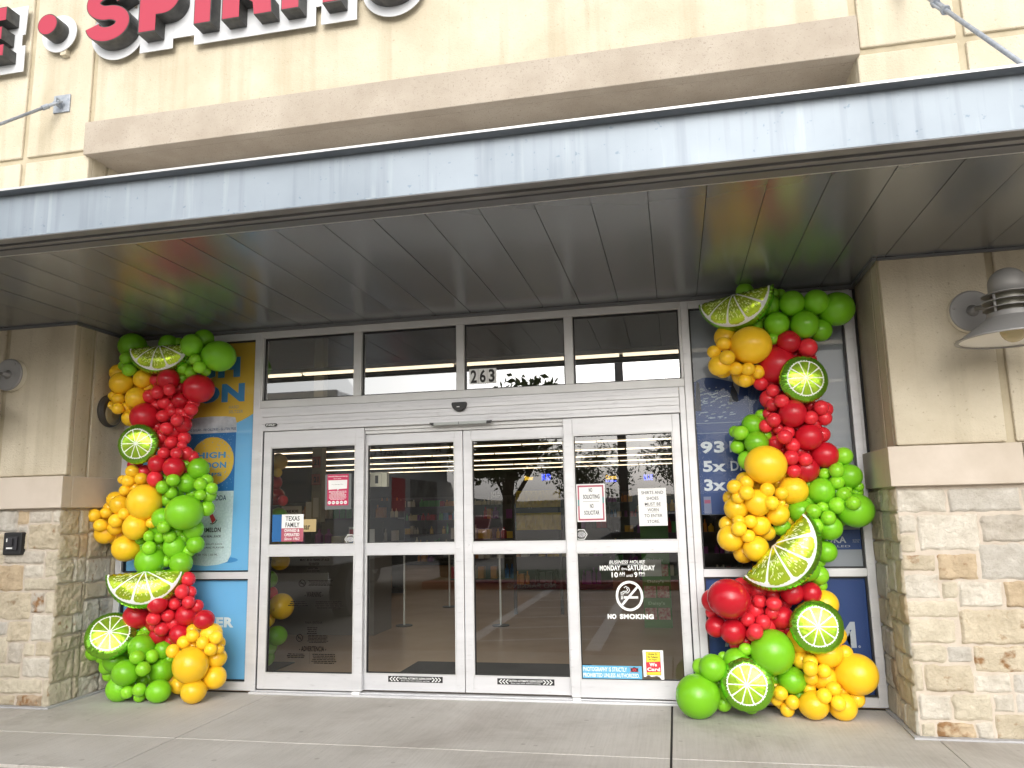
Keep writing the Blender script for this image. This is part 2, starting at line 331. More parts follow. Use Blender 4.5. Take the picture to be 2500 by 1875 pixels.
    def build(s, name, mats, parent=None, bevel=0., smooth=False, origin_at=None):
        if not isinstance(mats, (list, tuple)): mats = [mats]
        off = origin(parent) if parent else Vector((0, 0, 0))
        loc = Vector((0, 0, 0))
        if parent is None and origin_at is not None: loc = Vector(origin_at); off = loc
        me = bpy.data.meshes.new(name); me.from_pydata([v - off for v in s.v], [], s.f)
        for m_ in mats: me.materials.append(m_)
        me.polygons.foreach_set('material_index', s.mi)
        if smooth: me.polygons.foreach_set('use_smooth', [True] * len(me.polygons))
        me.validate(); me.update()
        o = bpy.data.objects.new(name, me); COL.objects.link(o); o.location = loc
        if parent: o.parent = parent
        if bevel:
            b = o.modifiers.new('bevel', 'BEVEL'); b.width = bevel; b.segments = 2; b.limit_method = 'ANGLE'
        return o
_tc = {}
def text_mesh(s, bold=0.):
    key = (s, bold)
    if key in _tc: return _tc[key]
    c = bpy.data.curves.new('t', 'FONT'); c.body = s; c.size = 1; c.offset = bold; c.align_x = 'CENTER'; c.resolution_u = 3
    c.space_character = 1.0 + bold * 2.0
    o = bpy.data.objects.new('t', c); COL.objects.link(o)
    dg = bpy.context.evaluated_depsgraph_get(); me = bpy.data.meshes.new_from_object(o.evaluated_get(dg))
    vs = [(v.co.x, v.co.y) for v in me.vertices]; fs = [tuple(p.vertices) for p in me.polygons]
    bpy.data.objects.remove(o); bpy.data.meshes.remove(me); bpy.data.curves.remove(c)
    _tc[key] = (vs, fs); return _tc[key]
def put_text(mb, s, x0, x1, z0, z1, y, bold=.02, mi=0, slant=0.):
    vs, fs = text_mesh(s, bold)
    ax, bx = min(v[0] for v in vs), max(v[0] for v in vs); az, bz = min(v[1] for v in vs), max(v[1] for v in vs)
    k = (x1 - x0) / max(bx - ax, 1e-6); q = (z1 - z0) / max(bz - az, 1e-6)
    mb.add([(x0 + (v[0] - ax) * k + slant * (v[1] - az) * q, y, z0 + (v[1] - az) * q) for v in vs], fs, mi); return mb
def lettering(parent, rows, y, material, name='lettering'):
    """rows: (string, x0, x1, z0, z1[, bold[, slant]])"""
    mb = MB()
    for r in rows: put_text(mb, r[0], r[1], r[2], r[3], r[4], y, r[5] if len(r) > 5 else .02, 0, r[6] if len(r) > 6 else 0.)
    return mb.build(name, material, parent)
def lines(parent, x0, x1, z0, z1, n, y, material, name='small_print', fill=.55, ragged=.25, seed=1):
    """rows of small unreadable print as word blocks"""
    rnd = random.Random(seed); mb = MB(); h = (z1 - z0) / n
    for i in range(n):
        zc = z1 - (i + .5) * h; w = (x1 - x0) * (1 - rnd.random() * ragged); xx = (x0 + x1) / 2 - w / 2; end = xx + w
        while xx < end - .004:
            ww = min(rnd.uniform(.35, 1.) * h * 3.4, end - xx); mb.box(xx, xx + ww * .86, y, y + .0003, zc - h * fill / 2, zc + h * fill / 2); xx += ww
    return mb.build(name, material, parent)
def circle(cx, cz, r, n=48, a0=0., a1=360., b=None):
    b = r if b is None else b
    return [(cx + r * math.cos(R(a0 + (a1 - a0) * i / n)), cz + b * math.sin(R(a0 + (a1 - a0) * i / n))) for i in range(n if abs(a1 - a0) >= 360 else n + 1)]
# ------------------------------------------------------------------ ground
def structure(o, label=None): return tag(o, label, kind='structure')
mb = MB()
XS = [-14, -9.7, -6.45, -3.21, -1.65, 1.61, 3.20, 6.45, 9.7, 14]
for i, (a, b) in enumerate(zip(XS, XS[1:])):
    g0 = .007 if a == 1.61 else .0035; g1 = .007 if b == 1.61 else .0035
    inner = a >= -3.3 and b <= 3.3
    if inner:
        mb.box(a + (g0 if a > -3.2 else -.03), b - (g1 if b < 3.2 else -.03), -1.275, .02, -.12, 0)
    mb.box(a + g0, b - g1, -1.92, -1.282 if True else 0, -.12, -.0005)
for a, b in ((-14, -9.7), (-9.7, -6.45), (-6.45, -3.21), (3.20, 6.45), (6.45, 9.7), (9.7, 14)):
    mb.box(a + .004 + (.03 if a == 3.20 else 0), b - .004 - (.03 if b == -3.21 else 0), -1.275, -.60, -.12, -.0003)
structure(mb.build('sidewalk', M['concrete'], bevel=.004))
structure(MB().box(-14, 14, -1.91, .1, -.13, -.012).build('sidewalk_joint_fill', M['joint']))
# gutter ramp, lot, far lawn
mb = MB(); mb.add([(-14, -1.92, -.02), (14, -1.92, -.02), (14, -2.85, -.12), (-14, -2.85, -.12)], [(0, 3, 2, 1)])
structure(mb.build('kerb_ramp', M['kerb']))
mb = MB(); mb.add([(-400, -2.84, -.125), (400, -2.84, -.125), (400, -600, -.125), (-400, -600, -.125)], [(0, 3, 2, 1)])
structure(mb.build('parking_lot', M['lot']))
mb = MB()
def quad(mb, p, z): mb.add([(x, y, z) for x, y in p], [(0, 1, 2, 3)])
for y in (-3.25, -4.3, -5.35, -6.5, -7.6, -8.8): quad(mb, [(-.74, y - .10), (.62, y - .45), (.62, y - .36), (-.74, y)], -.121)
quad(mb, [(.62, -9.5), (.80, -9.5), (.80, -2.86), (.62, -2.86)], -.121)
quad(mb, [(-.95, -9.5), (-.77, -9.5), (-.77, -2.86), (-.95, -2.86)], -.121)
for x in (-9, -6.2, 4, 6.8, 9.6): quad(mb, [(x, -24), (x + .1, -24), (x + .1, -18.5), (x, -18.5)], -.121)
structure(mb.build('road_marking', M['white_line']))
mb = MB(); mb.box(-3.6, 12, -9.95, -9.6, -.13, .03); structure(mb.build('red_kerb', M['red_kerb'], bevel=.02))
k = thing('kerb_lettering', (-1.2, -9.59, 0), 'white stencilled no parking words on the red kerb face', 'lettering')
def flip_text(parent, s, x0, x1, z0, z1, y, m):   # reads from the store side (facing +y)
    mb = MB(); put_text(mb, s, x0, x1, z0, z1, y, .02)
    for v in mb.v: v.x = x0 + x1 - v.x
    mb.f = [f[::-1] for f in mb.f]; return mb.build('lettering', m, parent)
flip_text(k, 'NO PARKING', -1.75, -.75, -.10, .0, -9.594, M['white'])
mb = MB(); mb.add([(-3.6, -9.95, .02), (12, -9.95, .02), (12, -13, .02), (-3.6, -13, .02)], [(0, 3, 2, 1)]); structure(mb.build('lawn', M['grass']))
# far hills
mb = MB(); pts = [(-260 + i * 14, -330) for i in range(38)]; hv = []
for i, (x, y) in enumerate(pts):
    h = 7 + 6 * noise.noise(Vector((x * .012, 3, 0))) + 2 * noise.noise(Vector((x * .05, 8, 0)))
    hv += [(x, y + 60, -.2), (x, y, h), (x, y - 60, -.2)]
mb.add(hv, [(3 * i + j, 3 * i + 3 + j, 3 * i + 4 + j, 3 * i + 1 + j) for i in range(37) for j in range(2)])
structure(mb.build('hills', vary(mat('hill', (.05, .07, .05), .95), (.05, .07, .05), (.09, .11, .08), .05, 5), smooth=True))
# ------------------------------------------------------------------ the building shell
B = thing('store_building', (0, 0, 0), 'cream stucco storefront building with rough limestone base around a glass entrance', 'building')
D = -.6575
g = .026
mb = MB()
# upper wall panels, grooves between
def panel(x0, x1, z0, z1): mb.box(x0 + g, x1 - g, D, D + .06, z0 + g, z1 - g)
XL = [-9, -5.85, -3.88, -3.2]; XR = [3.17, 3.86, 5.85, 9]
for xs in (XL, XR):
    for a, b in zip(xs, xs[1:]):
        panel(a, b, 4.668, 6.60); panel(a, b, 6.60, 8.6)
        lo, hi = a, b
        if b == -3.2: hi = -3.2 + .0 + g
        if a == 3.17: lo = 3.17 - g
        panel(lo, hi, 1.80, 4.668)
mb.box(-3.2 + g, 3.17 - g, D, D + .06, 4.932, 6.6 - g + 3)
mb.build('stucco_wall', M['stucco'], B, bevel=.012)
mb = MB()
for a, b, c in ((-9, -3.225, 1.7), (3.19, 9, 1.7), (-3.2249, 3.1899, 4.75)): MB().box(a, b, D + .025, .25, c, 9).build('groove_backing', M['stucco_groove'], B)
# reveals (side faces of the piers): two stucco panels with a groove
mb = MB()
for x0, x1 in ((-3.2249, -3.2005), (3.1685, 3.1899)):
    for ya, yb_ in ((D + .0605, -.44), (-.405, .15)): MB().box(x0, x1, ya, yb_, 1.80, 4.64).build('reveal_panel', M['stucco'], B, bevel=.004)
for x0, x1 in ((-3.2249, -3.217), (3.172, 3.1899)): MB().box(x0, x1, -.44, -.405, 1.8, 4.64).build('reveal_groove', M['stucco_groove'], B)
# lintel band above the canopy with its drip groove
lb = MB().box(-3.222, 3.182, -.70, -.60, 4.625, 4.932).build('lintel_band', M['precast'], B, bevel=.006)
MB().box(-3.222, 3.182, -.585, -.20, 4.635, 4.90).build('lintel_soffit', M['precast'], lb, bevel=.006)
MB().box(-3.2, 3.17, -.601, -.584, 4.66, 4.90).build('drip_groove', M['stucco_groove'], lb)
mb = MB(); mb.box(-3.2, 3.17, -.24, .2, 3.13, 4.63); mb.build('recessed_wall', M['precast'], B)
# pier bands
for (a, b) in ((-9, -7.2), (-7.19, -3.92), (-3.912, -3.178), (3.098, 3.896), (3.904, 6.4), (6.408, 9)): MB().box(a, b, -.71, -.60, 1.557, 1.817).build('pier_band', M['band'], B, bevel=.006)
for a, b in ((-3.25, -3.178), (3.098, 3.19)): MB().box(a, b, -.6005, .02, 1.557, 1.8165).build('pier_band', M['band'], B, bevel=.006)
# ---- limestone: rows of split-faced blocks
CREAM, WHITE_, TAN, PINK, GREY, GOLD, BROWN = (.60, .55, .44), (.65, .615, .54), (.58, .515, .395), (.56, .52, .455), (.56, .535, .485), (.57, .46, .32), (.46, .37, .27)
def stones(rects, place, name, parent, seed):
    """rects: u0,u1,v0,v1,colour,stain ; place(u,v,h)->world"""
    rnd = random.Random(seed); V = []; F = []; T = []
    for ri, (u0, u1, v0, v1, c, st) in enumerate(rects):
        gp = .0045; u0 += gp; u1 -= gp; v0 += gp; v1 -= gp
        if u1 - u0 < .02 or v1 - v0 < .02: continue
        nu = max(5, int((u1 - u0) / .011)); nv = max(5, int((v1 - v0) / .011)); o = len(V)
        hb = rnd.uniform(.003, .010); tu, tv = rnd.uniform(-.03, .03), rnd.uniform(-.03, .03); sd = Vector((rnd.random() * 50, rnd.random() * 50, rnd.random() * 50))
        kk = rnd.uniform(.93, 1.05); cc = [q * kk for q in c]; rough = rnd.choice((.35, .7, 1., 1.3))
        for j in range(nv + 1):
            for i in range(nu + 1):
                a, b = i / nu, j / nv; u = u0 + (u1 - u0) * a; v = v0 + (v1 - v0) * b
                eu = min(a, 1 - a) * (u1 - u0); ev = min(b, 1 - b) * (v1 - v0); e = min(eu, ev)
                k = min(1, e / .006); h = -.007 + (.007 + hb) * math.sqrt(1 - (1 - k) ** 2)
                h += (tu * (a - .5) + tv * (b - .5)) * .3 * k
                p = Vector((u, v, 0)) + sd
                h += rough * k * (.009 * noise.noise(p * 13) + .006 * noise.noise(p * 34) + .007 * abs(noise.noise(p * 20)) + .004 * noise.noise(p * 70))
                wig = .013 if e < .004 else .006
                u += wig * noise.noise(p * 18 + Vector((9, 0, 0))); v += wig * noise.noise(p * 18 + Vector((0, 9, 0)))
                V.append(place(u, v, h)); T.append((*cc, st))
        for j in range(nv):
            for i in range(nu):
                q = o + j * (nu + 1) + i; F.append((q, q + 1, q + nu + 2, q + nu + 1))
    off = origin(parent); me = bpy.data.meshes.new(name); me.from_pydata([v - off for v in V], [], F)
    at = me.color_attributes.new('tint', 'FLOAT_COLOR', 'POINT')
    flat = []
    for t in T: flat += list(t)
    at.data.foreach_set('color', flat); me.materials.append(M['stone']); me.polygons.foreach_set('use_smooth', [True] * len(F)); me.update()
    o = bpy.data.objects.new(name, me); COL.objects.link(o); o.parent = parent; return o
PALETTE = [(CREAM, 5), (WHITE_, 5), (TAN, 3), (PINK, 2), (GREY, 2), (GOLD, 1), (BROWN, .4)]
def rcol(rnd):
    t = rnd.random() * sum(w for _, w in PALETTE)
    for c, w in PALETTE:
        t -= w
        if t <= 0: return c
    return CREAM
def ashlar(u0, u1, v0, v1, rnd, out):
    w, h = u1 - u0, v1 - v0
    if (h > .22) or (w > .46) or (h > .15 and w > .2 and rnd.random() < .35):
        if h > .22 and (h > w * .75 or w <= .46): 
            c = v0 + h * rnd.uniform(.35, .65); ashlar(u0, u1, v0, c, rnd, out); ashlar(u0, u1, c, v1, rnd, out)
        else:
            c = u0 + w * rnd.uniform(.3, .7); ashlar(u0, c, v0, v1, rnd, out); ashlar(c, u1, v0, v1, rnd, out)
    else: out.append((u0, u1, v0, v1, rcol(rnd), .42 if rnd.random() < .12 else .15))
    return out
RSTONE = [(3.128, 3.434, 1.384, 1.54, 'w', 0.2), (3.44, 3.873, 1.382, 1.539, 'g', 0.2), (3.128, 3.24, 1.252, 1.376, 'w', 0.2), (3.128, 3.232, 1.124, 1.245, 'c', 0.2), (3.239, 3.609, 1.141, 1.371, 'w', 0.2), (3.615, 3.963, 1.19, 1.366, 'p', 0.2), (3.128, 3.335, 1.011, 1.121, 't', 0.38), (3.34, 3.577, 0.955, 1.121, 'o', 0.38), (3.585, 3.939, 0.959, 1.185, 'g', 0.2), (3.128, 3.341, 0.838, 0.997, 'w', 0.2), (3.345, 3.441, 0.838, 0.952, 'c', 0.2), (3.443, 3.704, 0.788, 0.951, 'w', 0.2), (3.707, 3.915, 0.784, 0.954, 'o', 0.38), (3.128, 3.438, 0.724, 0.831, 'c', 0.2), (3.43, 3.892, 0.563, 0.78, 't', 0.38), (3.13, 3.408, 0.565, 0.72, 'c', 0.2), (3.131, 3.34, 0.449, 0.561, 'c', 0.2), (3.342, 3.487, 0.445, 0.554, 'g', 0.2), (3.486, 3.869, 0.396, 0.558, 't', 0.47), (3.128, 3.191, 0.272, 0.443, 'c', 0.2), (3.191, 3.478, 0.273, 0.44, 't', 0.38), (3.479, 3.693, 0.274, 0.386, 'w', 0.2), (3.696, 3.852, 0.278, 0.393, 'g', 0.2), (3.14, 3.33, 0.102, 0.263, 'w', 0.2), (3.334, 3.567, 0.108, 0.266, 'c', 0.2), (3.574, 3.694, 0.157, 0.271, 'w', 0.2), (3.696, 3.838, 0.16, 0.277, 'g', 0.2), (3.139, 3.232, -0.01, 0.093, 'c', 0.2), (3.234, 3.458, -0.007, 0.098, 'o', 0.47), (3.46, 3.564, -0.012, 0.103, 'w', 0.2), (3.569, 3.821, -0.012, 0.154, 't', 0.38), (3.877, 3.984, 1.372, 1.531, 'p', 0.2)]
LSTONE = [(-3.896, -3.632, 1.368, 1.551, 'g', 0.2), (-3.635, -3.521, 1.427, 1.544, 'o', 0.38), (-3.518, -3.297, 1.435, 1.541, 'p', 0.2), (-3.294, -3.214, 1.432, 1.538, 'w', 0.2), (-3.626, -3.527, 1.365, 1.423, 'g', 0.2), (-3.52, -3.214, 1.22, 1.43, 't', 0.38), (-3.879, -3.521, 1.221, 1.363, 't', 0.38), (-3.73, -3.343, 1.107, 1.217, 'p', 0.2), (-3.865, -3.735, 1.109, 1.22, 'c', 0.2), (-3.848, -3.536, 0.89, 1.106, 'o', 0.38), (-3.538, -3.345, 0.997, 1.105, 'w', 0.2), (-3.337, -3.214, 1.0, 1.216, 'c', 0.2), (-3.528, -3.219, 0.894, 0.994, 'c', 0.2), (-3.825, -3.444, 0.664, 0.887, 't', 0.38), (-3.443, -3.314, 0.719, 0.887, 'p', 0.47), (-3.311, -3.214, 0.719, 0.89, 'c', 0.2), (-3.806, -3.653, 0.541, 0.655, 'g', 0.2), (-3.646, -3.431, 0.493, 0.659, 't', 0.38), (-3.425, -3.214, 0.502, 0.715, 'w', 0.2), (-3.789, -3.636, 0.327, 0.538, 'c', 0.2), (-3.626, -3.483, 0.33, 0.489, 'p', 0.2), (-3.481, -3.375, 0.381, 0.488, 'c', 0.2), (-3.37, -3.218, 0.383, 0.499, 't', 0.38), (-3.772, -3.491, 0.213, 0.325, 'c', 0.2), (-3.484, -3.214, 0.22, 0.377, 'w', 0.2), (-3.759, -3.28, 0.096, 0.212, 'c', 0.2), (-3.273, -3.214, -0.004, 0.218, 'c', 0.2), (-3.748, -3.522, 0.004, 0.09, 't', 0.38), (-3.518, -3.27, -0.012, 0.096, 'b', 0.47)]
CMAP = dict(c=CREAM, w=WHITE_, t=TAN, p=PINK, g=GREY, o=GOLD, b=BROWN)
def conv(L): return [(a, b, max(c, .0), min(d, 1.55), CMAP[k], s) for a, b, c, d, k, s in L]
rnd = random.Random(3)
fr = lambda u, v, h: Vector((u, -.655 - h, v))
rx = ashlar(3.985, 9.0, 0.0, 1.55, rnd, []); stones(conv(RSTONE) + rx, fr, 'stone_base', B, 5)
lx = ashlar(-9.0, -3.90, 0.0, 1.55, rnd, []); stones(conv(LSTONE) + lx, fr, 'stone_base', B, 6)
rv = []; z = 0.
rnd = random.Random(12)
def courses(y0, y1, rnd, out):
    z = 0.
    while z < 1.54:
        h = min(rnd.uniform(.10, .26), 1.55 - z)
        if 1.55 - z - h < .07: h = 1.55 - z
        cuts = [y0]
        while cuts[-1] < y1 - .30: cuts.append(cuts[-1] + rnd.uniform(.16, .30))
        cuts.append(y1)
        for a, b in zip(cuts, cuts[1:]): out.append((a, b, z, z + h, rcol(rnd) if rnd.random() > .4 else TAN, .4 if rnd.random() < .12 else .15))
        z += h
    return out
stones(courses(-.665, -.34, rnd, []) + courses(-.34, .03, rnd, []), lambda u, v, h: Vector((-3.213 + h, u, v)), 'stone_reveal', B, 8)
stones(courses(-.665, -.36, rnd, []) + courses(-.36, .03, rnd, []), lambda u, v, h: Vector((3.128 - h, -.635 - u, v)), 'stone_reveal', B, 9)
for a, b in ((-9, -3.222), (3.137, 9)): MB().box(a, b, -.649, .06, -.02, 1.557).build('mortar', M['mortar'], B)
# grey sealant bead where the stone meets the walk
for a, b in ((-9, -3.19), (3.11, 9)):
    mb = MB()
    n = int((b - a) / .05)
    for i in range(n):
        x = a + (b - a) * i / n; mb.box(x, x + .051, -.70 - .012 * abs(noise.noise(Vector((x * 9, 0, 0)))), -.655, -.005, .011 + .006 * noise.noise(Vector((x * 7, 1, 0))))
    if a > 0: mb.box(3.09, 3.13, -.70, .0, -.005, .012)
    else: mb.box(-3.21, -3.17, -.70, .0, -.005, .012)
    mb.build('sealant', M['sealant'], B)
# interior shell
structure(MB().box(-18, 16, .14, 34, -.03, -.002).build('store_floor', vary(mat('floor', (.25, .19, .14), .22), (.60, .41, .27), (.72, .51, .36), .9, 6)))
dk = mat('dark_ceiling', (.045, .045, .045), .95)
mb = MB(); mb.box(-18, 16, .25, 34, 4.4, 4.5); mb.box(-18.1, -18, .25, 34, 0, 4.4); mb.box(16, 16.1, .25, 34, 0, 4.4); mb.box(-18, 16, 34, 34.1, 0, 4.4); mb.box(-18, -3.22, .07, .24, 0, 4.4); mb.box(3.15, 16, .07, .24, 0, 4.4)
mb.build('interior_wall', dk, B)
# ------------------------------------------------------------------ canopy
K = thing('entrance_canopy', (0, -1.2, 3.1), 'grey metal entrance canopy with channel fascia and dark glossy plank soffit', 'canopy')
mb = MB(); s = .3097; s0 = 1.039
i0 = -32
for i in range(i0, 27):
    x = s0 + i * s; rnd = random.Random(i); t = rnd.uniform(-.0012, .0012); u = rnd.uniform(-.0012, .0012)
    v = []; ny = 14
    for j in range(ny + 1):
        y = -2.262 + (2.262 - .0) * j / ny; bow = .0035 * noise.noise(Vector((i * 3.3, y * 1.3, 0)))
        for q in range(5):
            xx = x + .002 + (s - .004) * q / 4; v.append((xx, y, 3.1125 + t * (q - 2) / 2 + bow * (1 - ((q - 2) / 2) ** 2) + (.003 if q in (0, 4) else 0)))
    mb.add(v, [(j * 5 + q, (j + 1) * 5 + q, (j + 1) * 5 + q + 1, j * 5 + q + 1) for j in range(ny) for q in range(4)])
mb.build('soffit', M['soffit'], K, smooth=True)
MB().box(-9, 9, -2.30, .0, 3.125, 3.135).build('soffit_backing', M['black'], K)
mb = MB(); mb.box(-9, 9, -2.452, -2.442, 3.117, 3.408); mb.box(-9, 9, -2.516, -2.442, 3.409, 3.420); mb.box(-9, 9, -2.512, -2.442, 3.108, 3.117)
mb.build('fascia', M['fascia'], K, bevel=.002)
MB().box(-9, 9, -2.513, -2.4525, 3.4060, 3.4088).build('top_flange_shade', M['weathered_shade'], K)  # added thin plate whose dark colour stands for shade on the flange underside
MB().box(-9, 9, -2.509, -2.443, 3.1045, 3.1078).build('bottom_flange', M['flange'], K)
mb = MB(); mb.box(-9, 9, -2.441, -2.39, 3.125, 3.14, 0); mb.box(-9, 9, -2.389, -2.345, 3.112, 3.13, 1); mb.box(-9, 9, -2.344, -2.262, 3.104, 3.118, 0); mb.box(-9, 9, -2.264, -2.256, 3.1025, 3.1035, 2)
mb.build('edge_trim', [M['trim_dark'], M['flange'], M['alu_w']], K)
MB().box(-9, 9, -2.44, -.25, 3.36, 3.375).build('canopy_roof', M['panelwhite'], K)
MB().box(-9, 9, -2.521, -2.5165, 3.4085, 3.421).build('lit_front_edge', M['alu_w'], K)  # added paler strip, paints the flange edge as catching the light
mb = MB(); mb.box(-3.19, 3.15, -.03, .02, 3.088, 3.111); mb.box(-9, -3.2, D - .03, D - .004, 3.095, 3.111); mb.box(3.16, 9, D - .03, D - .004, 3.095, 3.111); mb.box(-3.198, -3.17, D - .03, -.03, 3.095, 3.111); mb.box(3.125, 3.153, D - .03, -.03, 3.095, 3.111)
mb.build('wall_trim', M['trim_dark'], K)
# ---- hanger rods
def rod(x, label, zp=5.16, xe=None, turn=True):
    xe = x if xe is None else xe
    t = thing('canopy_hanger_rod', (x, D, zp), label, 'hanger rod', 'hanger rods of the canopy')
    MB().box(x - .085, x + .085, D - .014, D - .001, zp - .085, zp + .085).build('wall_plate', M['hang'], t, bevel=.004)
    mb = MB(); mb.box(x - .008, x + .008, D - .085, D - .012, zp - .05, zp + .02); mb.cyl((x - .03, D - .065, zp - .015), (x + .03, D - .065, zp - .015), .016, 6)
    mb.build('bolt_lug', M['hang'], t)
    a = Vector((x, D - .06, zp - .015)); b = Vector((xe, -2.35, 3.46)); d = (b - a).normalized()
    mb = MB()
    for sx in (-.02, .02): mb.cyl(a + Vector((sx, 0, 0)) - d * .03, a + Vector((sx, 0, 0)) + d * .10, .012, 8)
    mb.cyl(a + d * .09, a + d * .15, .022, 10); mb.build('clevis', M['hang'], t)
    MB().cyl(a + d * .14, b, .0135, 14).build('rod', M['hang'], t, smooth=True)
    if turn:
        p = a + d * .80; q = p + d * .19; mb = MB()
        for sx in (-.022, .022): mb.cyl(p + Vector((sx, 0, 0)), q + Vector((sx, 0, 0)), .008, 8)
        mb.cyl(p - d * .02, p + d * .012, .03, 6); mb.cyl(q - d * .012, q + d * .02, .03, 6); mb.build('turnbuckle', M['hang'], t)
    e = MB(); e.box(xe - .06, xe + .06, -2.41, -2.29, 3.376, 3.388); e.box(xe - .008, xe + .008, -2.39, -2.31, 3.388, 3.50); e.build('canopy_lug', M['hang'], t)
rod(-3.51, 'grey hanger rod with square wall plate beside the big sign letters, upper left', 5.165, -4.6, False)
rod(-4.27, 'grey hanger plate cut off by the left edge of the photo', 5.165, -5.3, False)
rod(3.50, 'grey hanger rod with turnbuckle crossing the wall at upper right', 5.16, 3.50, True)
# ------------------------------------------------------------------ sign letters
SG = thing('store_sign', (-2.2, D - .06, 5.5), 'red channel letter sign with dark returns on white contour backing panels', 'sign')
yb, yf = -.722, -.857
def letter(shapes, face_shapes=None):
    mb = MB()
    for kind, a in shapes:
        if kind == 'p': mb.prism(a, yf, yb)
        else: mb.ribbon(a[0], a[1], yf, yb)
    L_ = mb.build('letter', M['return'], SG)
    mb = MB(); i = .008
    for kind, a in shapes:
        if kind == 'p':
            cx = sum(q[0] for q in a) / len(a); cz = sum(q[1] for q in a) / len(a)
            x0, x1 = min(q[0] for q in a), max(q[0] for q in a); z0, z1 = min(q[1] for q in a), max(q[1] for q in a)
            kx = 1 - 2 * i / (x1 - x0); kz = 1 - 2 * i / (z1 - z0)
            mb.prism([(cx + (q[0] - cx) * kx, cz + (q[1] - cz) * kz) for q in a], yf - .003, yf - .0005)
        else: mb.ribbon(a[0], a[1] - 2 * i, yf - .003, yf - .0005)
    mb.build('letter_face', M['letter_red'], L_)
z0, H = 5.593, .49
def rect(a, b, c, d): return ('p', [(a, c), (b, c), (b, d), (a, d)])
def es(x1):
    x0 = x1 - .37
    letter([('p', [(x0, z0), (x1, z0), (x1, z0 + .108), (x0 + .155, z0 + .108), (x0 + .155, z0 + .17), (x1 - .035, z0 + .17), (x1 - .035, z0 + .295), (x0 + .155, z0 + .295), (x0 + .155, z0 + .36), (x1, z0 + .36), (x1, z0 + H), (x0, z0 + H)])])
es(-3.99)
letter([('p', circle(-3.545, 5.83, .103, 40))])
def S_(cx):
    a, b, w = .152, .103, .145; zc1 = z0 - .027 + w / 2 + b; zc2 = zc1 + 2 * b
    low = [(cx + a * math.cos(R(t)), zc1 + b * math.sin(R(t))) for t in range(-172, 91, 8)]
    up = [(cx + a * math.cos(R(t)), zc2 + b * math.sin(R(t))) for t in range(268, 8, -8)]
    return low + up
letter([('r', (S_(-2.928), .145))])
def P_(x, leg):
    t = .165; pts = [(x, z0), (x + t, z0), (x + t, z0 + .155)]
    bowl = [(x + .235 + .165 * math.cos(R(a)), z0 + .155 + .1675 + .1675 * math.sin(R(a))) for a in range(-90, 91, 10)]
    sh = [('p', pts + bowl + [(x, z0 + H)])]
    return sh
letter(P_(-2.62, False))
letter([rect(-2.081, -1.918, z0, z0 + H)])
letter([('p', [(-1.818, z0), (-1.658, z0), (-1.658, z0 + .17), (-1.60, z0 + .17), (-1.53, z0 + .12), (-1.515, z0), (-1.352, z0), (-1.365, z0 + .16), (-1.42, z0 + .22), (-1.37, z0 + .34), (-1.43, z0 + .45), (-1.54, z0 + H), (-1.818, z0 + H)])])
letter([rect(-1.271, -1.106, z0, z0 + H)])
letter([('p', [(-.90, z0), (-.737, z0), (-.737, z0 + .36), (-.62, z0 + .36), (-.62, z0 + H), (-1.03, z0 + H), (-1.03, z0 + .36), (-.90, z0 + .36)])])
letter([('r', (S_(-.335), .145))])
mb = MB(); mb.prism([(-4.5, 5.51), (-3.904, 5.51), (-3.904, 5.768), (-3.945, 5.77), (-3.945, 5.88), (-3.915, 5.88), (-3.904, 6.17), (-4.5, 6.17)], -.720, -.712); mb.build('backing_panel', M['panelwhite'], SG)
MB().prism(circle(-3.545, 5.828, .181, 48), -.720, -.712).build('backing_panel', M['panelwhite'], SG)
mb = MB(); mb.box(-2.698, -2.374, -.720, -.712, 5.507, 5.74); mb.box(-2.75, -.62, -.720, -.712, 5.7405, 6.19); mb.box(-2.373, -2.166, -.7196, -.712, 5.60, 5.74)
mb.box(-2.164, -1.024, -.720, -.712, 5.507, 5.74); mb.box(-.974, -.656, -.720, -.712, 5.507, 5.74); mb.box(-1.0235, -.9745, -.7196, -.712, 5.68, 5.74)
mb.build('backing_panel', M['panelwhite'], SG)
for cx in (-2.928, -.335): MB().prism(circle(cx, 5.745, .275, 56, b=.262), -.7172, -.711).build('backing_panel', M['panelwhite'], SG)
mb = MB()
for x in (-4.1, -3.5, -2.9, -2.2, -1.3, -.4): mb.box(x - .03, x + .03, -.711, D, 5.62, 5.68)
mb.build('standoff', M['stucco'], SG)
# ------------------------------------------------------------------ storefront frames, panes and doors (parts of the building)
def frame_part(name, boxes, mname='alu', parent=B, bevel=.003):
    mb = MB()
    for b in boxes: mb.box(*b)
    return mb.build(name, M[mname], parent, bevel=bevel)
def pane(parent, x0, x1, y, z0, z1, m='glass'):
    mb = MB(); mb.add([(x0, y, z0), (x1, y, z0), (x1, y, z1), (x0, y, z1)], [(0, 1, 2, 3)]); return mb.build('pane', M[m], parent)
def gasket(parent, x0, x1, y, z0, z1, w=.008):
    mb = MB(); mb.box(x0, x0 + w, y - .006, y + .02, z0, z1); mb.box(x1 - w, x1, y - .006, y + .02, z0, z1)
    mb.box(x0 + w, x1 - w, y - .006, y + .02, z0, z0 + w); mb.box(x0 + w, x1 - w, y - .006, y + .02, z1 - w, z1); return mb.build('gasket', M['black'], parent)
Z0 = .02
def side_window(x0, x1, outer_left):
    f = frame_part('side_window', [(x0, x1, .0, .10, .018, .086), (x0, x1, .0, .10, .927, .985), (x0, x1, .0, .10, 3.025, 3.087),
        (x0 - .06, x0, .0, .10, .018, 3.087), (x1, x1 + .06, .0, .10, .018, 3.087)])
    for a, b in ((.086, .927), (.985, 3.025)):
        pane(f, x0 + .004, x1 - .004, .032, a + .002, b - .002, 'glass_w'); gasket(f, x0 + .001, x1 - .001, .028, a + .001, b - .001, .011)
    return f
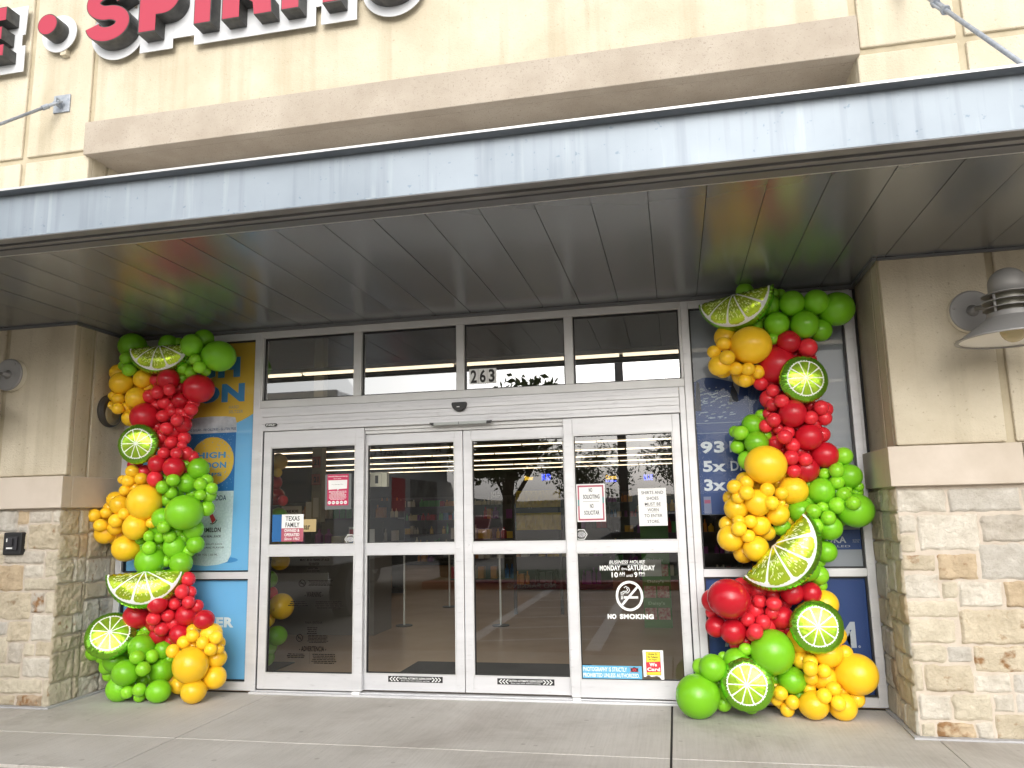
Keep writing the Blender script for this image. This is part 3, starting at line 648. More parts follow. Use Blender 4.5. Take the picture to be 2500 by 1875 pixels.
side_window(-3.145, -1.902, True); side_window(1.896, 3.055, False)
frame_part('end_frame', [(-3.21, -3.2055, .03, .1, .018, 3.087)]); frame_part('end_frame', [(3.1155, 3.14, .03, .1, .018, 3.087)])
tr = frame_part('transom', [(-1.8415, 1.8355, .0, .10, 3.030, 3.088), (-1.8415, 1.8355, .0, .10, 2.395, 2.462),
    (-.034, .034, .001, .10, 2.4625, 3.0295), (.888, .96, .001, .10, 2.4625, 3.0295), (-.96, -.888, .001, .10, 2.4625, 3.0295), (1.815, 1.8355, .001, .10, 2.4625, 3.0295), (-1.8415, -1.822, .001, .10, 2.4625, 3.0295)], 'alu_w')
for a, b in ((-1.822, -.96), (-.888, -.034), (.034, .888), (.96, 1.815)):
    pane(tr, a + .003, b - .003, .045, 2.464, 3.028, 'glass_t'); gasket(tr, a + .001, b - .001, .042, 2.4635, 3.029, .010)
    MB().box(a, b, .04, .075, 3.012, 3.0285).build('head_gasket', M['black'], tr)
# door package: jambs, header, threshold
for a, b in ((-1.839, -1.797), (1.789, 1.834)): MB().box(a, b, -.012, .12, .018, 2.393).build('door_jamb', M['alu'], B, bevel=.003)
hd = MB(); yy = [-.030, -.024, -.034, -.026, -.038, -.030, -.020]; zz = [2.187, 2.214, 2.246, 2.278, 2.310, 2.345, 2.372, 2.391]
for a, b, y in zip(zz, zz[1:], yy): hd.box(-1.795, 1.787, y, .11, a, b)
hd = hd.build('door_header', M['alu'], B, bevel=.002)
frame_part('door_gap', [(-1.7965, 1.7885, .11, .13, 2.13, 2.39), (-1.797, -1.787, .001, .05, .03, 2.186), (1.779, 1.789, .001, .05, .03, 2.186)], 'black', B, 0)
frame_part('threshold', [(-1.84, 1.835, -.045, .14, 0, .016), (-1.84, 1.835, .0, .05, .016, .024)], 'alu')
for x in (-.94, -.35, .93, .30): pass
def leaf(kind, x0, x1, gx0, gx1, y, zt, ztop, lab):
    L_ = frame_part(kind, [(x0, gx0, y, y + .045, .036, ztop), (gx1, x1, y, y + .045, .036, ztop),
        (gx0, gx1, y + .001, y + .045, .036, .159), (gx0, gx1, y + .001, y + .045, 1.122, 1.203), (gx0, gx1, y + .001, y + .045, zt, ztop)], 'alu', B, .0025)
    mb = MB()
    for a, b in ((.159, 1.122), (1.203, zt)):
        for q in (0, 1):
            xa = gx0 if q == 0 else gx1 - .010; mb.box(xa, xa + .010, y - .003, y + .02, a, b)
        mb.box(gx0 + .0105, gx1 - .0105, y - .003, y + .02, a, a + .010); mb.box(gx0 + .0105, gx1 - .0105, y - .003, y + .02, b - .010, b)
    mb.build('glazing_bead', M['alu_w'], L_, bevel=.001)
    for a, b in ((.159, 1.122), (1.203, zt)):
        pane(L_, gx0 + .009, gx1 - .009, y + .022, a + .009, b - .009); gasket(L_, gx0 + .0105, gx1 - .0105, y + .018, a + .0105, b - .0105, .005)
    return L_
l1 = leaf('fixed_door', -1.787, -.857, -1.722, -.930, .0, 2.046, 2.184, '')
l4 = leaf('fixed_door', .857, 1.779, .930, 1.722, .0, 2.046, 2.184, '')
l2 = leaf('sliding_door', -.925, -.003, -.852, -.070, .056, 2.045, 2.128, '')
l3 = leaf('sliding_door', .003, .925, .070, .852, .056, 2.045, 2.128, '')
mb = MB(); mb.box(-.856, .856, .03, .10, 2.130, 2.158); mb.box(-.856, .856, .012, .10, 2.1585, 2.186); mb.build('header_cover', M['alu_w'], B, bevel=.002)
MB().cyl((.035, .056, 1.19), (.035, .046, 1.19), .012, 14).build('lock', M['alu'], l3)
frame_part('door_guide', [(-.93, -.865, -.03, -.001, .016, .036), (.868, .93, -.03, -.001, .016, .036)], 'white')
# header fittings
t = thing('motion_sensor', (.005, -.05, 2.31), 'black half-round motion sensor on the door header above the meeting leaves', 'sensor')
mb = MB(); pts = circle(.005, 2.342, .064, 24, 180, 360, b=.066) + [(.064, 2.352), (-.054, 2.352)]
mb.prism(pts, -.075, -.034); mb.build('housing', M['black'], t, bevel=.008)
MB().box(-.012, .012, -.0775, -.0752, 2.309, 2.316).build('sensor_window', M['vinyl'], t)
t = thing('presence_sensor_bar', (0, -.05, 2.18), 'slim grey sensor bar with black end caps under the door header', 'sensor')
MB().box(-.215, .235, -.068, -.035, 2.168, 2.190).build('bar', mat('bar', (.40, .43, .42), .3), t)
mb = MB(); mb.prism([(-.216, 2.168), (-.216, 2.190), (-.255, 2.190), (-.235, 2.168)], -.066, -.035); mb.prism([(.236, 2.168), (.262, 2.170), (.28, 2.190), (.236, 2.190)], -.066, -.035); mb.box(-.003, .001, -.0685, -.0682, 2.168, 2.190)
mb.build('end_cap', M['black'], t)
def plate(name, label, cat, x0, x1, z0, z1, y, m, group=None, th=.002, rows=(), ink='ink', rot=0):
    t = thing(name, ((x0 + x1) / 2, y, z0), label, cat, group)
    MB().box(x0, x1, y, y + th, z0, z1).build('sheet', M[m] if isinstance(m, str) else m, t)
    if rows: lettering(t, rows, y - .0006, M[ink])
    return t
t = thing('name_badge', (-1.70, -.04, 2.23), 'small black maker badge at the left end of the door header', 'badge')
mb = MB(); mb.prism([(-1.752, 2.225), (-1.658, 2.225), (-1.650, 2.232), (-1.650, 2.245), (-1.658, 2.252), (-1.752, 2.252), (-1.760, 2.245), (-1.760, 2.232)], -.0405, -.034); mb.build('sheet', M['black'], t)
lettering(t, [('STANLEY', -1.751, -1.659, 2.231, 2.246, .03)], -.041, M['vinyl'])
# house number: three tiles stuck on the transom
t = thing('house_number', (.185, .04, 2.51), 'white house number tiles with black digits stuck on the transom glass', 'house number')
for i, ch in enumerate('263'):
    x = .069 + i * .0778; q = MB().box(x, x + .0755, .0395, .0415, 2.515, 2.642).build('number_tile', M['paper'], t)
    lettering(q, [(ch, x + .012, x + .064, 2.523, 2.634, .03)], .039, M['ink'], 'digit')
# ---- posters
P = thing('drink_poster', (-2.52, .06, .09), 'tall blue and yellow canned drink poster filling the left side window', 'poster')
MB().box(-3.13, -1.905, .050, .0515, .99, 3.02).build('poster_sheet', M['p_blue'], P)
MB().box(-3.13, -1.905, .050, .0515, .09, .922).build('poster_sheet', M['p_blue'], P)
pts = [(x, z) for x, z in circle(-2.44, 3.22, 1.0, 120, 180, 360)]
pts = [(min(max(x, -3.129), -1.906), min(z, 3.019)) for x, z in pts if z < 3.1]
pts = [p for i, p in enumerate(pts) if i == 0 or (Vector(p) - Vector(pts[i - 1])).length > 1e-4]
MB().prism([(-3.129, 3.019)] + [p for p in pts if p[1] < 3.018] + [(-1.906, 3.019)], .0485, .0492).build('sun_disc', M['p_yellow'], P)
lettering(P, [('HIGH', -2.90, -2.072, 2.70, 2.888, .055), ('NOON', -3.05, -2.02, 2.474, 2.645, .055)], .0478, M['w_blue'])
lettering(P, [('HARD', -2.172, -2.075, 2.415, 2.443, .02), ('SELTZER', -2.172, -2.03, 2.372, 2.400, .02)], .0478, mat('faded', (.36, .33, .22), .5))
cn = MB(); cn.prism([(-2.573, 1.13), (-2.54, 1.07), (-2.45, 1.045), (-2.335, 1.035), (-2.22, 1.045), (-2.13, 1.07), (-2.098, 1.13), (-2.093, 1.682), (-2.573, 1.682)], .0470, .0476); cn = cn.build('can_picture', M['c_white'], P)
MB().prism([(-2.573, 1.6825), (-2.093, 1.6825), (-2.090, 2.20), (-2.573, 2.20)], .0470, .0476).build('can_body', M['c_blue'], cn)
MB().prism([(-2.58, 2.2005), (-2.085, 2.2005), (-2.09, 2.29), (-2.105, 2.335), (-2.2, 2.348), (-2.335, 2.352), (-2.47, 2.348), (-2.56, 2.335), (-2.575, 2.29)], .0470, .0476).build('can_top', M['c_grey'], cn)
mb = MB(); rr = random.Random(4)
for i in range(220):
    x, z = rr.uniform(-2.56, -2.105), rr.uniform(1.7, 2.19); r_ = rr.uniform(.0015, .0052)
    mb.prism(circle(x, z, r_, 7), .0458, .0464)
mb.build('water_drops', mat('drops', (.20, .38, .60), .25), cn)
MB().prism([p for p in circle(-2.318, 1.949, .216, 48)], .0460, .0466).build('can_sun', M['p_yellow'], cn)
lettering(cn, [('HIGH', -2.465, -2.183, 1.975, 2.030, .045), ('NOON', -2.465, -2.175, 1.885, 1.940, .045), ('SIPS', -2.40, -2.215, 1.815, 1.845, .02)], .0450, M['w_blue'])
lettering(cn, [('NO SUGAR - 100 CALORIES - GLUTEN FREE', -2.565, -2.092, 2.222, 2.245, .015), ('VODKA & SODA', -2.53, -2.161, 1.60, 1.645, .02)], .0455, mat('navyink', (.03, .06, .14), .5))
lettering(cn, [('WATERMELON', -2.50, -2.205, 1.325, 1.365, .03), ('MADE WITH REAL JUICE', -2.50, -2.203, 1.275, 1.298, .02), ('WITH REAL FRUIT JUICE', -2.5, -2.185, 1.212, 1.228, .0), ('AND NATURAL FLAVOR', -2.5, -2.165, 1.185, 1.200, .0), ('4.5% ALC. BY VOL | 355 ML', -2.53, -2.225, 1.118, 1.140, .0)], .0455, M['ink'])
wm = MB(); wm.prism([(-2.32, 1.47), (-2.29, 1.40), (-2.255, 1.43)] + [(-2.262, 1.442), (-2.30, 1.50)], .0450, .0455); wm.build('watermelon_slice', M['redp'], cn)
wm = MB(); wm.ribbon([(-2.31, 1.400), (-2.285, 1.396), (-2.262, 1.408), (-2.245, 1.432)], .008, .0448, .0454); wm.build('melon_rind', M['ink'], cn)
mb = MB(); mb.prism(circle(-2.20, 1.085, .17, 30, b=.028), .0482, .0488); mb.build('can_shadow', M['w_blue'], P)
lettering(P, [('SELTZER', -2.62, -2.050, .518, .604, .05)], .0490, M['vinyl'])
Q = thing('vodka_poster', (2.47, .06, .09), 'navy and grey vodka bottle poster filling the right side window', 'poster')
MB().box(1.90, 3.051, .050, .0515, 1.392, 3.02).build('poster_sheet', M['p_grey'], Q)
MB().box(1.90, 3.051, .050, .0515, .09, .922).build('poster_sheet', M['p_navy'], Q)
mb = MB(); mb.prism([(1.905, 1.394), (2.62, 1.394), (2.60, 2.10), (2.60, 2.40), (2.50, 2.47), (2.38, 2.44), (2.20, 2.42), (2.06, 2.46), (1.98, 2.465), (1.905, 2.43)], .0485, .0492)
mb.build('label_panel', M['p_navy'], Q)
mb = MB(); rr = random.Random(9)
for i in range(60):
    z = 2.11 + .27 * rr.random(); x = 1.93 + rr.random() * .25; w = rr.uniform(.01, .045); sl = -.12 * (x - 2.05)
    mb.prism([(x, z), (x + w, z + w * .12), (x + w, z + w * .12 + .007), (x, z + .007)], .0478, .0483)
for i in range(26): x = 2.32 + i * .010; mb.box(x, x + .0012, .0478, .0483, 2.12, 2.40)
for z in (2.099, 2.02): mb.box(1.91, 2.60, .0478, .0483, z, z + .003)
mb.build('skyline_print', mat('skyprint', (.36, .44, .52), .5), Q)
mb = MB(); mb.prism([(1.905, 2.2), (1.93, 2.44), (1.95, 2.42), (1.955, 2.2)], .0472, .0477); mb.prism([(2.17, 2.26), (2.20, 2.41), (2.225, 2.43), (2.24, 2.26)], .0472, .0477); mb.build('tower_print', mat('towerprint', (.008, .015, .04), .5), Q)
mb = MB(); mb.prism([(2.21, 2.47), (2.21, 2.39), (2.245, 2.31), (2.255, 2.37), (2.255, 2.47)], .0470, .0476); mb.build('bottle_neck_print', M['p_grey'], Q)
lettering(Q, [('93', 1.931, 2.111, 1.864, 1.958, .04), ('POINTS', 2.15, 2.55, 1.866, 1.955, .02), ('5x', 1.940, 2.114, 1.72, 1.806, .04), ('DISTILLED', 2.149, 2.56, 1.722, 1.800, .02), ('3x', 1.941, 2.105, 1.573, 1.664, .04), ('FILTERED', 2.15, 2.55, 1.575, 1.662, .02)], .0476, mat('printgrey', (.74, .76, .78), .5))
mb = MB(); mb.box(2.66, 3.049, .0485, .0492, 1.118, 1.262); mb.build('label_panel', M['p_navy'], Q)
lettering(Q, [('VODKA', 2.70, 2.940, 1.166, 1.215, .03), ('DISTILLED', 2.72, 2.965, 1.135, 1.150, .0), ('80 PROOF', 2.985, 3.035, 1.182, 1.190, .0), ('750 ML', 2.985, 3.03, 1.168, 1.176, .0)], .0476, mat('printgrey2', (.52, .54, .56), .5))
mb = MB(); mb.box(2.56, 3.049, .0500, .0510, .99, 1.1175); mb.box(2.66, 3.049, .0500, .0510, 1.2625, 1.3915); mb.build('bottle_base_print', M['p_grey'], Q)
lettering(Q, [('A', 2.02, 2.13, .415, .600, .03), ('M', 2.80, 2.948, .418, .601, .045)], .0490, mat('printgrey3', (.5, .52, .54), .5))
mb = MB(); mb.ribbon(circle(2.967, .427, .007, 16), .002, .0484, .0489, closed=True); put_text(mb, 'R', 2.9645, 2.9695, .4235, .4305, .0484); mb.build('registered_mark', M['vinyl'], Q)
mb = MB(); mb.box(1.93, 1.985, .0400, .0405, 1.40, 1.53); put = mb.build('card_strip', mat('cards', (.20, .22, .34), .5), Q)
mb = MB(); mb.box(1.935, 1.98, .0390, .0395, 1.478, 1.505); mb.build('card_mark', mat('cardm', (.35, .08, .16), .5), put)
# ---- notices on the doors (front of glass, y=.02)
yg = .017
t = plate('state_family_notice', 'blue, white and rose square sticker reading Texas family, low in the leftmost door', 'sticker', -1.640, -1.405, 1.236, 1.465, yg, 'paper')
MB().box(-1.696, -1.641, yg, yg + .002, 1.236, 1.465).build('blue_panel', M['signblue'], t)
MB().box(-1.696, -1.6405, yg - .0003, yg - .0001, 1.236, 1.2362).build('panel_edge', M['signblue'], t)
MB().box(-1.608, -1.405, yg - .0012, yg - .0002, 1.236, 1.348).build('rose_panel', M['rose'], t)
MB().box(-1.6395, -1.608, yg - .0014, yg - .0002, 1.236, 1.465).build('blue_panel', M['signblue'], t)
lettering(t, [('TEXAS', -1.572, -1.442, 1.410, 1.449, .02), ('FAMILY', -1.572, -1.442, 1.356, 1.396, .02)], yg - .0008, M['ink'])
lettering(t, [('OWNED &', -1.580, -1.440, 1.316, 1.342, .03), ('OPERATED', -1.580, -1.440, 1.280, 1.306, .03), ('Since 1962', -1.580, -1.440, 1.248, 1.270, .01, .2)], yg - .0018, M['vinyl'])
t = plate('charity_notice', 'magenta monthly charity notice in a clear holder on the leftmost door', 'notice', -1.191, -.998, 1.531, 1.794, yg - .002, 'magenta')
MB().prism([(-1.212, 1.498), (-.972, 1.498), (-.972, 1.797), (-1.212, 1.797)], yg + .0005, yg + .0015).build('holder', mat('holder', (.16, .17, .17), .2), t)
mb = MB(); mb.prism([(-1.180, 1.665), (-1.10, 1.668), (-1.095, 1.655), (-1.085, 1.668), (-1.012, 1.672), (-1.010, 1.745), (-1.182, 1.745)], yg - .0028, yg - .0022)
for i in range(5): mb.prism(circle(-1.170 + i * .0365, 1.5555, .0145, 20), yg - .0028, yg - .0022)
mb.build('white_panel', M['paper'], t)
lettering(t, [('monthly featured charity', -1.182, -1.007, 1.768, 1.783, .02), ('april 2024', -1.135, -1.065, 1.753, 1.762, .01)], yg - .0028, M['vinyl'])
lettering(t, [('The Community Chest', -1.15, -1.045, 1.703, 1.712, .0)] + [(s_, -1.178 + i * .0365, -1.162 + i * .0365, 1.549, 1.561, .01) for i, s_ in enumerate(('$1', '$2', '$3', '10', '20'))], yg - .0034, M['ink'])
lines(t, -1.178, -1.012, 1.578, 1.655, 8, yg - .0026, M['vinyl'], fill=.4)
def hexa(label, cx, cz):
    t = thing('alarm_sticker', (cx, yg, cz), label, 'sticker', 'hexagonal stickers on the fixed doors')
    mb = MB(); mb.ribbon([(cx + .046 * math.cos(R(a)), cz + .042 * math.sin(R(a))) for a in range(0, 360, 60)], .006, yg - .001, yg, closed=True); mb.build('outline', M['vinyl'], t)
    mb = MB(); mb.prism([(cx + .036 * math.cos(R(a)), cz + .026 * math.sin(R(a))) for a in range(0, 360, 60)], yg - .001, yg); mb.build('sheet', mat('hexw', (.55, .56, .57), .5), t)
    lines(t, cx - .03, cx + .03, cz - .022, cz + .022, 5, yg - .0014, M['smokeink'], fill=.4, seed=3)
hexa('white hexagonal alarm sticker below the magenta charity notice', -.978, 1.247); hexa('white hexagonal alarm sticker below the no soliciting notice', .973, 1.258)
t = plate('no_soliciting_notice', 'white no soliciting notice with rose border in a clear holder', 'notice', .945, 1.172, 1.356, 1.652, yg, 'paper')
mb = MB(); a, b, c, d = .955, 1.162, 1.366, 1.642
for q in ((a, b, c, c + .014), (a, b, d - .014, d), (a, a + .012, c + .014, d - .014), (b - .012, b, c + .014, d - .014)): mb.box(q[0], q[1], yg - .001, yg - .0002, q[2], q[3])
mb.build('border', M['rose'], t)
mb = MB(); mb.box(a + .0002, a + .0118, yg - .0016, yg - .0012, 1.48, 1.53); mb.box(b - .0118, b - .0002, yg - .0016, yg - .0012, 1.50, 1.55); mb.build('border_patch', mat('teal', (.06, .22, .22), .5), t)
lettering(t, [('NO', 1.045, 1.072, 1.588, 1.620, .02), ('SOLICITING', .998, 1.128, 1.535, 1.568, .02), ('NO', 1.050, 1.078, 1.462, 1.495, .02), ('SOLICITAR', 1.003, 1.123, 1.410, 1.443, .02)], yg - .0008, M['ink'])
MB().box(.995, 1.125, yg - .0008, yg - .0004, 1.5135, 1.5155).build('rule', M['ink'], t)
t = plate('dress_code_notice', 'white shirts and shoes notice in a clear holder on the rightmost door', 'notice', 1.430, 1.648, 1.316, 1.606, yg, 'paper')
rw = ['SHIRTS AND', 'SHOES', 'MUST BE', 'WORN', 'TO ENTER', 'STORE.']; wd = [.168, .092, .122, .086, .138, .094]
lettering(t, [(s_, 1.541 - w / 2, 1.541 + w / 2, 1.560 - i * .0445, 1.584 - i * .0445, .004) for i, (s_, w) in enumerate(zip(rw, wd))], yg - .0008, M['ink'])
mb = MB(); mb.box(1.48, 1.602, yg - .0008, yg - .0005, 1.464, 1.4655); mb.box(1.498, 1.584, yg - .0008, yg - .0005, 1.4195, 1.421); mb.build('rule', M['ink'], t)
t = thing('opening_hours_decal', (1.32, yg, .92), 'white business hours lettering on the rightmost door glass', 'lettering')
lettering(t, [('BUSINESS HOURS', 1.182, 1.455, 1.030, 1.056, .02, .25), ('MONDAY', 1.108, 1.268, .978, 1.018, .035), ('thru', 1.275, 1.318, .981, 1.004, .005), ('SATURDAY', 1.324, 1.534, .978, 1.018, .035),
    ('10', 1.198, 1.248, .926, .967, .035), ('AM', 1.257, 1.300, .943, .967, .025), ('until', 1.312, 1.362, .930, .953, .005), ('9', 1.373, 1.398, .926, .967, .035), ('PM', 1.408, 1.451, .943, .967, .025)], yg - .0004, M['vinyl'])
mb = MB(); mb.box(1.180, 1.455, yg - .0006, yg - .0002, 1.0215, 1.0235); mb.box(1.256, 1.301, yg - .0006, yg - .0002, .936, .938); mb.box(1.407, 1.452, yg - .0006, yg - .0002, .936, .938); mb.build('underline', M['vinyl'], t)
t = thing('no_smoking_decal', (1.33, yg, .61), 'white no smoking ring and lettering on the rightmost door glass', 'lettering')
cx, cz = 1.329, .787
mb = MB(); mb.ribbon(circle(cx, cz, .096, 60, b=.104), .019, yg - .001, yg - .0002, closed=True)
mb.ribbon([(cx - .062, cz - .070), (cx + .068, cz + .072)], .017, yg - .0014, yg - .0011); mb.build('ring', M['vinyl'], t)
mb = MB(); mb.box(cx - .045, cx + .066, yg - .001, yg - .0003, cz - .020, cz - .003)
for x in (-.065, -.056): mb.box(cx + x, cx + x + .005, yg - .001, yg - .0003, cz - .026, cz)
mb.ribbon([(cx - .062, cz + .004), (cx - .064, cz + .025), (cx - .040, cz + .035), (cx - .020, cz + .034), (cx - .012, cz + .045), (cx - .020, cz + .058), (cx - .012, cz + .068)], .006, yg - .001, yg - .0003)
mb.ribbon([(cx - .050, cz + .004), (cx - .050, cz + .018), (cx - .034, cz + .024), (cx - .012, cz + .022), (cx + .003, cz + .040), (cx - .004, cz + .060), (cx - .026, cz + .072), (cx - .040, cz + .060)], .006, yg - .001, yg - .0003)
mb.build('cigarette', M['vinyl'], t)
lettering(t, [('NO', 1.155, 1.222, .614, .652, .06), ('SMOKING', 1.248, 1.506, .614, .652, .06)], yg - .0004, M['vinyl'])
t = plate('photography_sticker', 'light blue photography prohibited sticker at the bottom of the rightmost door', 'sticker', .937, 1.397, .171, .269, yg, 'skyblue')
lettering(t, [('PHOTOGRAPHY IS STRICTLY', .951, 1.285, .226, .258, .02), ('PROHIBITED UNLESS AUTHORIZED.', .951, 1.378, .184, .214, .02)], yg - .0008, M['vinyl'])
mb = MB(); mb.box(1.313, 1.370, yg - .001, yg - .0003, .226, .256); mb.box(1.332, 1.350, yg - .001, yg - .0003, .256, .261); cm = mb.build('camera_symbol', M['ink'], t)
mb = MB(); mb.ribbon([(1.305, .224), (1.378, .260)], .003, yg - .0016, yg - .0011); mb.ribbon([(1.305, .2602), (1.378, .2238)], .003, yg - .0022, yg - .0017); mb.ribbon(circle(1.341, .241, .010, 20), .004, yg - .0028, yg - .0023, closed=True); mb.build('cross', M['redp'], t)
t = plate('age_notice', 'torn white sticker reading Under 21 and We Card on the rightmost door', 'sticker', 1.409, 1.562, .205, .387, yg, 'paper')
rr = random.Random(2); e = [(1.409, .2048)] + [(1.412 + i * .013, .2048 - rr.uniform(.0, .013)) for i in range(9)] + [(1.53, .19), (1.545, .168), (1.562, .170), (1.562, .2048)]
MB().prism(e[::-1], yg, yg + .002).build('torn_edge', M['paper'], t)
MB().box(1.432, 1.540, yg - .001, yg - .0002, .206, .376).build('black_border', M['ink'], t)
MB().box(1.435, 1.537, yg - .0018, yg - .0012, .209, .373).build('yellow_panel', M['yellowp'], t)
mb = MB(); mb.prism([(1.432, .226), (1.538, .232), (1.542, .236), (1.540, .302), (1.536, .306), (1.434, .300), (1.430, .296)], yg - .0026, yg - .0020); mb.build('red_panel', M['redp'], t)
lettering(t, [('Under 21', 1.452, 1.517, .352, .366, .03), ('No Tobacco', 1.446, 1.520, .331, .345, .03), ('No Vapor', 1.454, 1.514, .311, .324, .03)], yg - .0022, M['ink'])
lettering(t, [('We', 1.455, 1.512, .270, .296, .05), ('Card', 1.438, 1.534, .236, .262, .05)], yg - .0030, M['vinyl'])
for nm, x0, x1, y, lb in (('a', -.649, -.188, .054, 'black automatic sliding door caution strip on the left sliding leaf'), ('b', .262, .718, .054, 'black automatic sliding door caution strip on the right sliding leaf')):
    t = plate('caution_strip', lb, 'sticker', x0, x1, .105, .151, y, 'black', 'caution strips on the sliding doors')
    w = x1 - x0; mb = MB()
    for i in range(3):
        for sgn, xb in ((1, x0 + .018 + i * .026), (-1, x1 - .018 - i * .026)):
            mb.ribbon([(xb + sgn * .018, .144), (xb - sgn * .002, .128), (xb + sgn * .018, .112)], .008, y - .001, y - .0002)
    mb.build('chevrons', M['vinyl'], t)
    lettering(t, [('CAUTION: AUTOMATIC SLIDING DOOR', x0 + .092, x1 - .092, .126, .142, .02), ('Door may close without warning', x0 + .11, x1 - .11, .110, .121, .01)], y - .0008, M['vinyl'])
t = thing('warning_decal', (-1.3, yg, .24), 'dark bilingual warning print filling the lower glass of the leftmost door', 'lettering')
sm = M['smokeink']
lettering(t, [('MUST BE 21 YEARS OF AGE', -1.43, -1.165, 1.072, 1.092, .02), ('TO ENTER', -1.352, -1.255, 1.036, 1.058, .02), ('- WARNING -', -1.380, -1.212, .776, .818, .03), ('PARA ENTRAR', -1.37, -1.215, .560, .578, .02), ('- ADVERTENCIA -', -1.420, -1.178, .338, .380, .03)], yg, sm)
for c_, (a, b, c, d, n) in enumerate(((-1.37, -1.24, .98, 1.02, 2), (-1.36, -1.12, .865, .915, 5), (-1.535, -1.34, .70, .745, 3), (-1.29, -1.03, .68, .745, 4), (-1.355, -1.255, .475, .535, 4), (-1.36, -1.15, .405, .470, 6), (-1.543, -1.351, .282, .322, 3), (-1.311, -1.083, .24, .322, 6))):
    lines(t, a, b, c, d, n, yg, sm, fill=.5, ragged=.3, seed=c_)
mb = MB()
for (cx, cz) in ((-1.406, .888), (-1.419, .445)):
    mb.ribbon(circle(cx, cz, .028, 28), .005, yg - .0002, yg, closed=True); mb.ribbon([(cx - .019, cz + .018), (cx + .019, cz - .018)], .005, yg - .0008, yg - .0005); mb.box(cx - .016, cx + .014, yg - .0014, yg - .0011, cz - .003, cz + .003)
mb.box(-1.326, -1.3245, yg - .0002, yg, .24, .33); mb.build('small_no_smoking', sm, t)
# ------------------------------------------------------------------ lamps, wall box
def wall_lamp(cx, label, yc=-1.10, px=None):
    t = thing('wall_lamp', (cx, D, 2.69), label, 'wall lamp', 'wall lamps on the piers')
    px = cx if px is None else px
    MB().lathe([(.136, 0), (.136, .045)], (px, D, 2.69), 48, (0, -1, 0)).build('backplate_rim', M['lampcream'], t, smooth=False)
    mb = MB(); mb.lathe([(.138, .0455), (.138, .056), (.128, .062)], (px, D, 2.69), 48, (0, -1, 0))
    for a in (30, 150, 270): mb.ball((px + .112 * math.cos(R(a + 20)), D - .063, 2.69 + .112 * math.sin(R(a + 20))), .007, 10)
    mb.build('backplate', M['lampgrey'], t, bevel=.003)
    mb = MB(); mb.lathe([(.045, .058), (.02, .075), (.017, .12)], (px, D, 2.69), 20, (0, -1, 0)); mb.cyl((px, D - .10, 2.69), (cx, yc + .09, 2.665), .017, 16); mb.build('arm', M['lampgrey'], t, smooth=True)
    mb = MB(); mb.lathe([(.0, .165)] + [(.108 * math.cos(R(a)), .06 + .105 * math.sin(R(a))) for a in range(85, -1, -5)] + [(.108, .0), (.10, .0)], (cx, yc, 2.69), 40, cap=False); mb.build('dome', M['lampgrey'], t, smooth=True)
    for i, (r_, z_) in enumerate(((.150, 2.695), (.150, 2.652), (.150, 2.610))):
        MB().lathe([(.085, .001), (r_ - .004, -.010), (r_, -.010), (r_, -.005), (.085, .006)], (cx, yc, z_), 48, cap=False).build('louvre_ring', M['lampgrey'], t, smooth=False)
    mb = MB()
    for a in (20, 110, 200, 290): mb.cyl((cx + .125 * math.cos(R(a - 80)), yc + .125 * math.sin(R(a - 80)), 2.695), (cx + .125 * math.cos(R(a - 80)), yc + .125 * math.sin(R(a - 80)), 2.572), .008, 10)
    mb.build('post', M['lampgrey'], t, smooth=True)
    MB().lathe([(.082, 2.70 - 2.5), (.082, .05)], (cx, yc, 2.5), 32, cap=False).build('glass_sleeve', mat('sleeve', (.32, .31, .25), .3), t, smooth=True)
    MB().lathe([(.312, 2.418), (.135, 2.545), (.13, 2.575), (.122, 2.575)], (cx, yc, 0), 64, cap=False).build('shade', M['lampgrey'], t, smooth=False)
    MB().lathe([(.316, 2.412), (.316, 2.420), (.295, 2.4185), (.296, 2.412), (.316, 2.412)], (cx, yc, 0), 64, cap=False).build('shade_rim', M['lampgrey'], t)
    MB().lathe([(.306, 2.416), (.128, 2.540), (.05, 2.56), (.0, 2.56)], (cx, yc, 0), 64, cap=False).build('shade_lining', M['lampin'], t, smooth=True)
    MB().ball((cx, yc, 2.475), .075, 24, sc=(1, 1, 1.1)).build('bulb', M['bulb'], t, smooth=True)
    return t
wall_lamp(3.772, 'grey barn style wall lamp with louvre rings on the right pier', px=3.70)
wall_lamp(-3.90, 'grey barn style wall lamp cut off by the left edge of the photo', px=-3.79)
t = thing('reveal_light', (-3.2, -.25, 2.41), 'dark round sconce on the left reveal, half hidden by yellow balloons', 'wall lamp')
MB().lathe([(.145, 0), (.145, .03), (.12, .05)], (-3.2, -.21, 2.41), 36, (1, 0, 0)).build('housing', M['bronze'], t, bevel=.004)
MB().lathe([(.1, .051), (.09, .06), (.05, .075)], (-3.2, -.21, 2.38), 30, (1, 0, 0)).build('lens', mat('lens', (.26, .21, .12), .3), t)
t = thing('key_box', (-3.628, D - .03, 1.19), 'black rectangular key switch box on the limestone of the left pier', 'box')
MB().box(-3.718, -3.538, D - .04, D + .01, 1.183, 1.367).build('housing', M['black'], t, bevel=.012)
mb = MB(); mb.box(-3.678, -3.572, D - .052, D - .041, 1.222, 1.330); mb.box(-3.652, -3.605, D - .066, D - .053, 1.258, 1.318); mb.build('switch_cover', mat('rubber', (.03, .03, .035), .35), t, bevel=.004)
mb = MB(); mb.box(-3.668, -3.61, D - .0545, D - .0525, 1.234, 1.246); mb.box(-3.673, -3.658, D - .0545, D - .0525, 1.29, 1.318); mb.build('label', M['vinyl'], t)
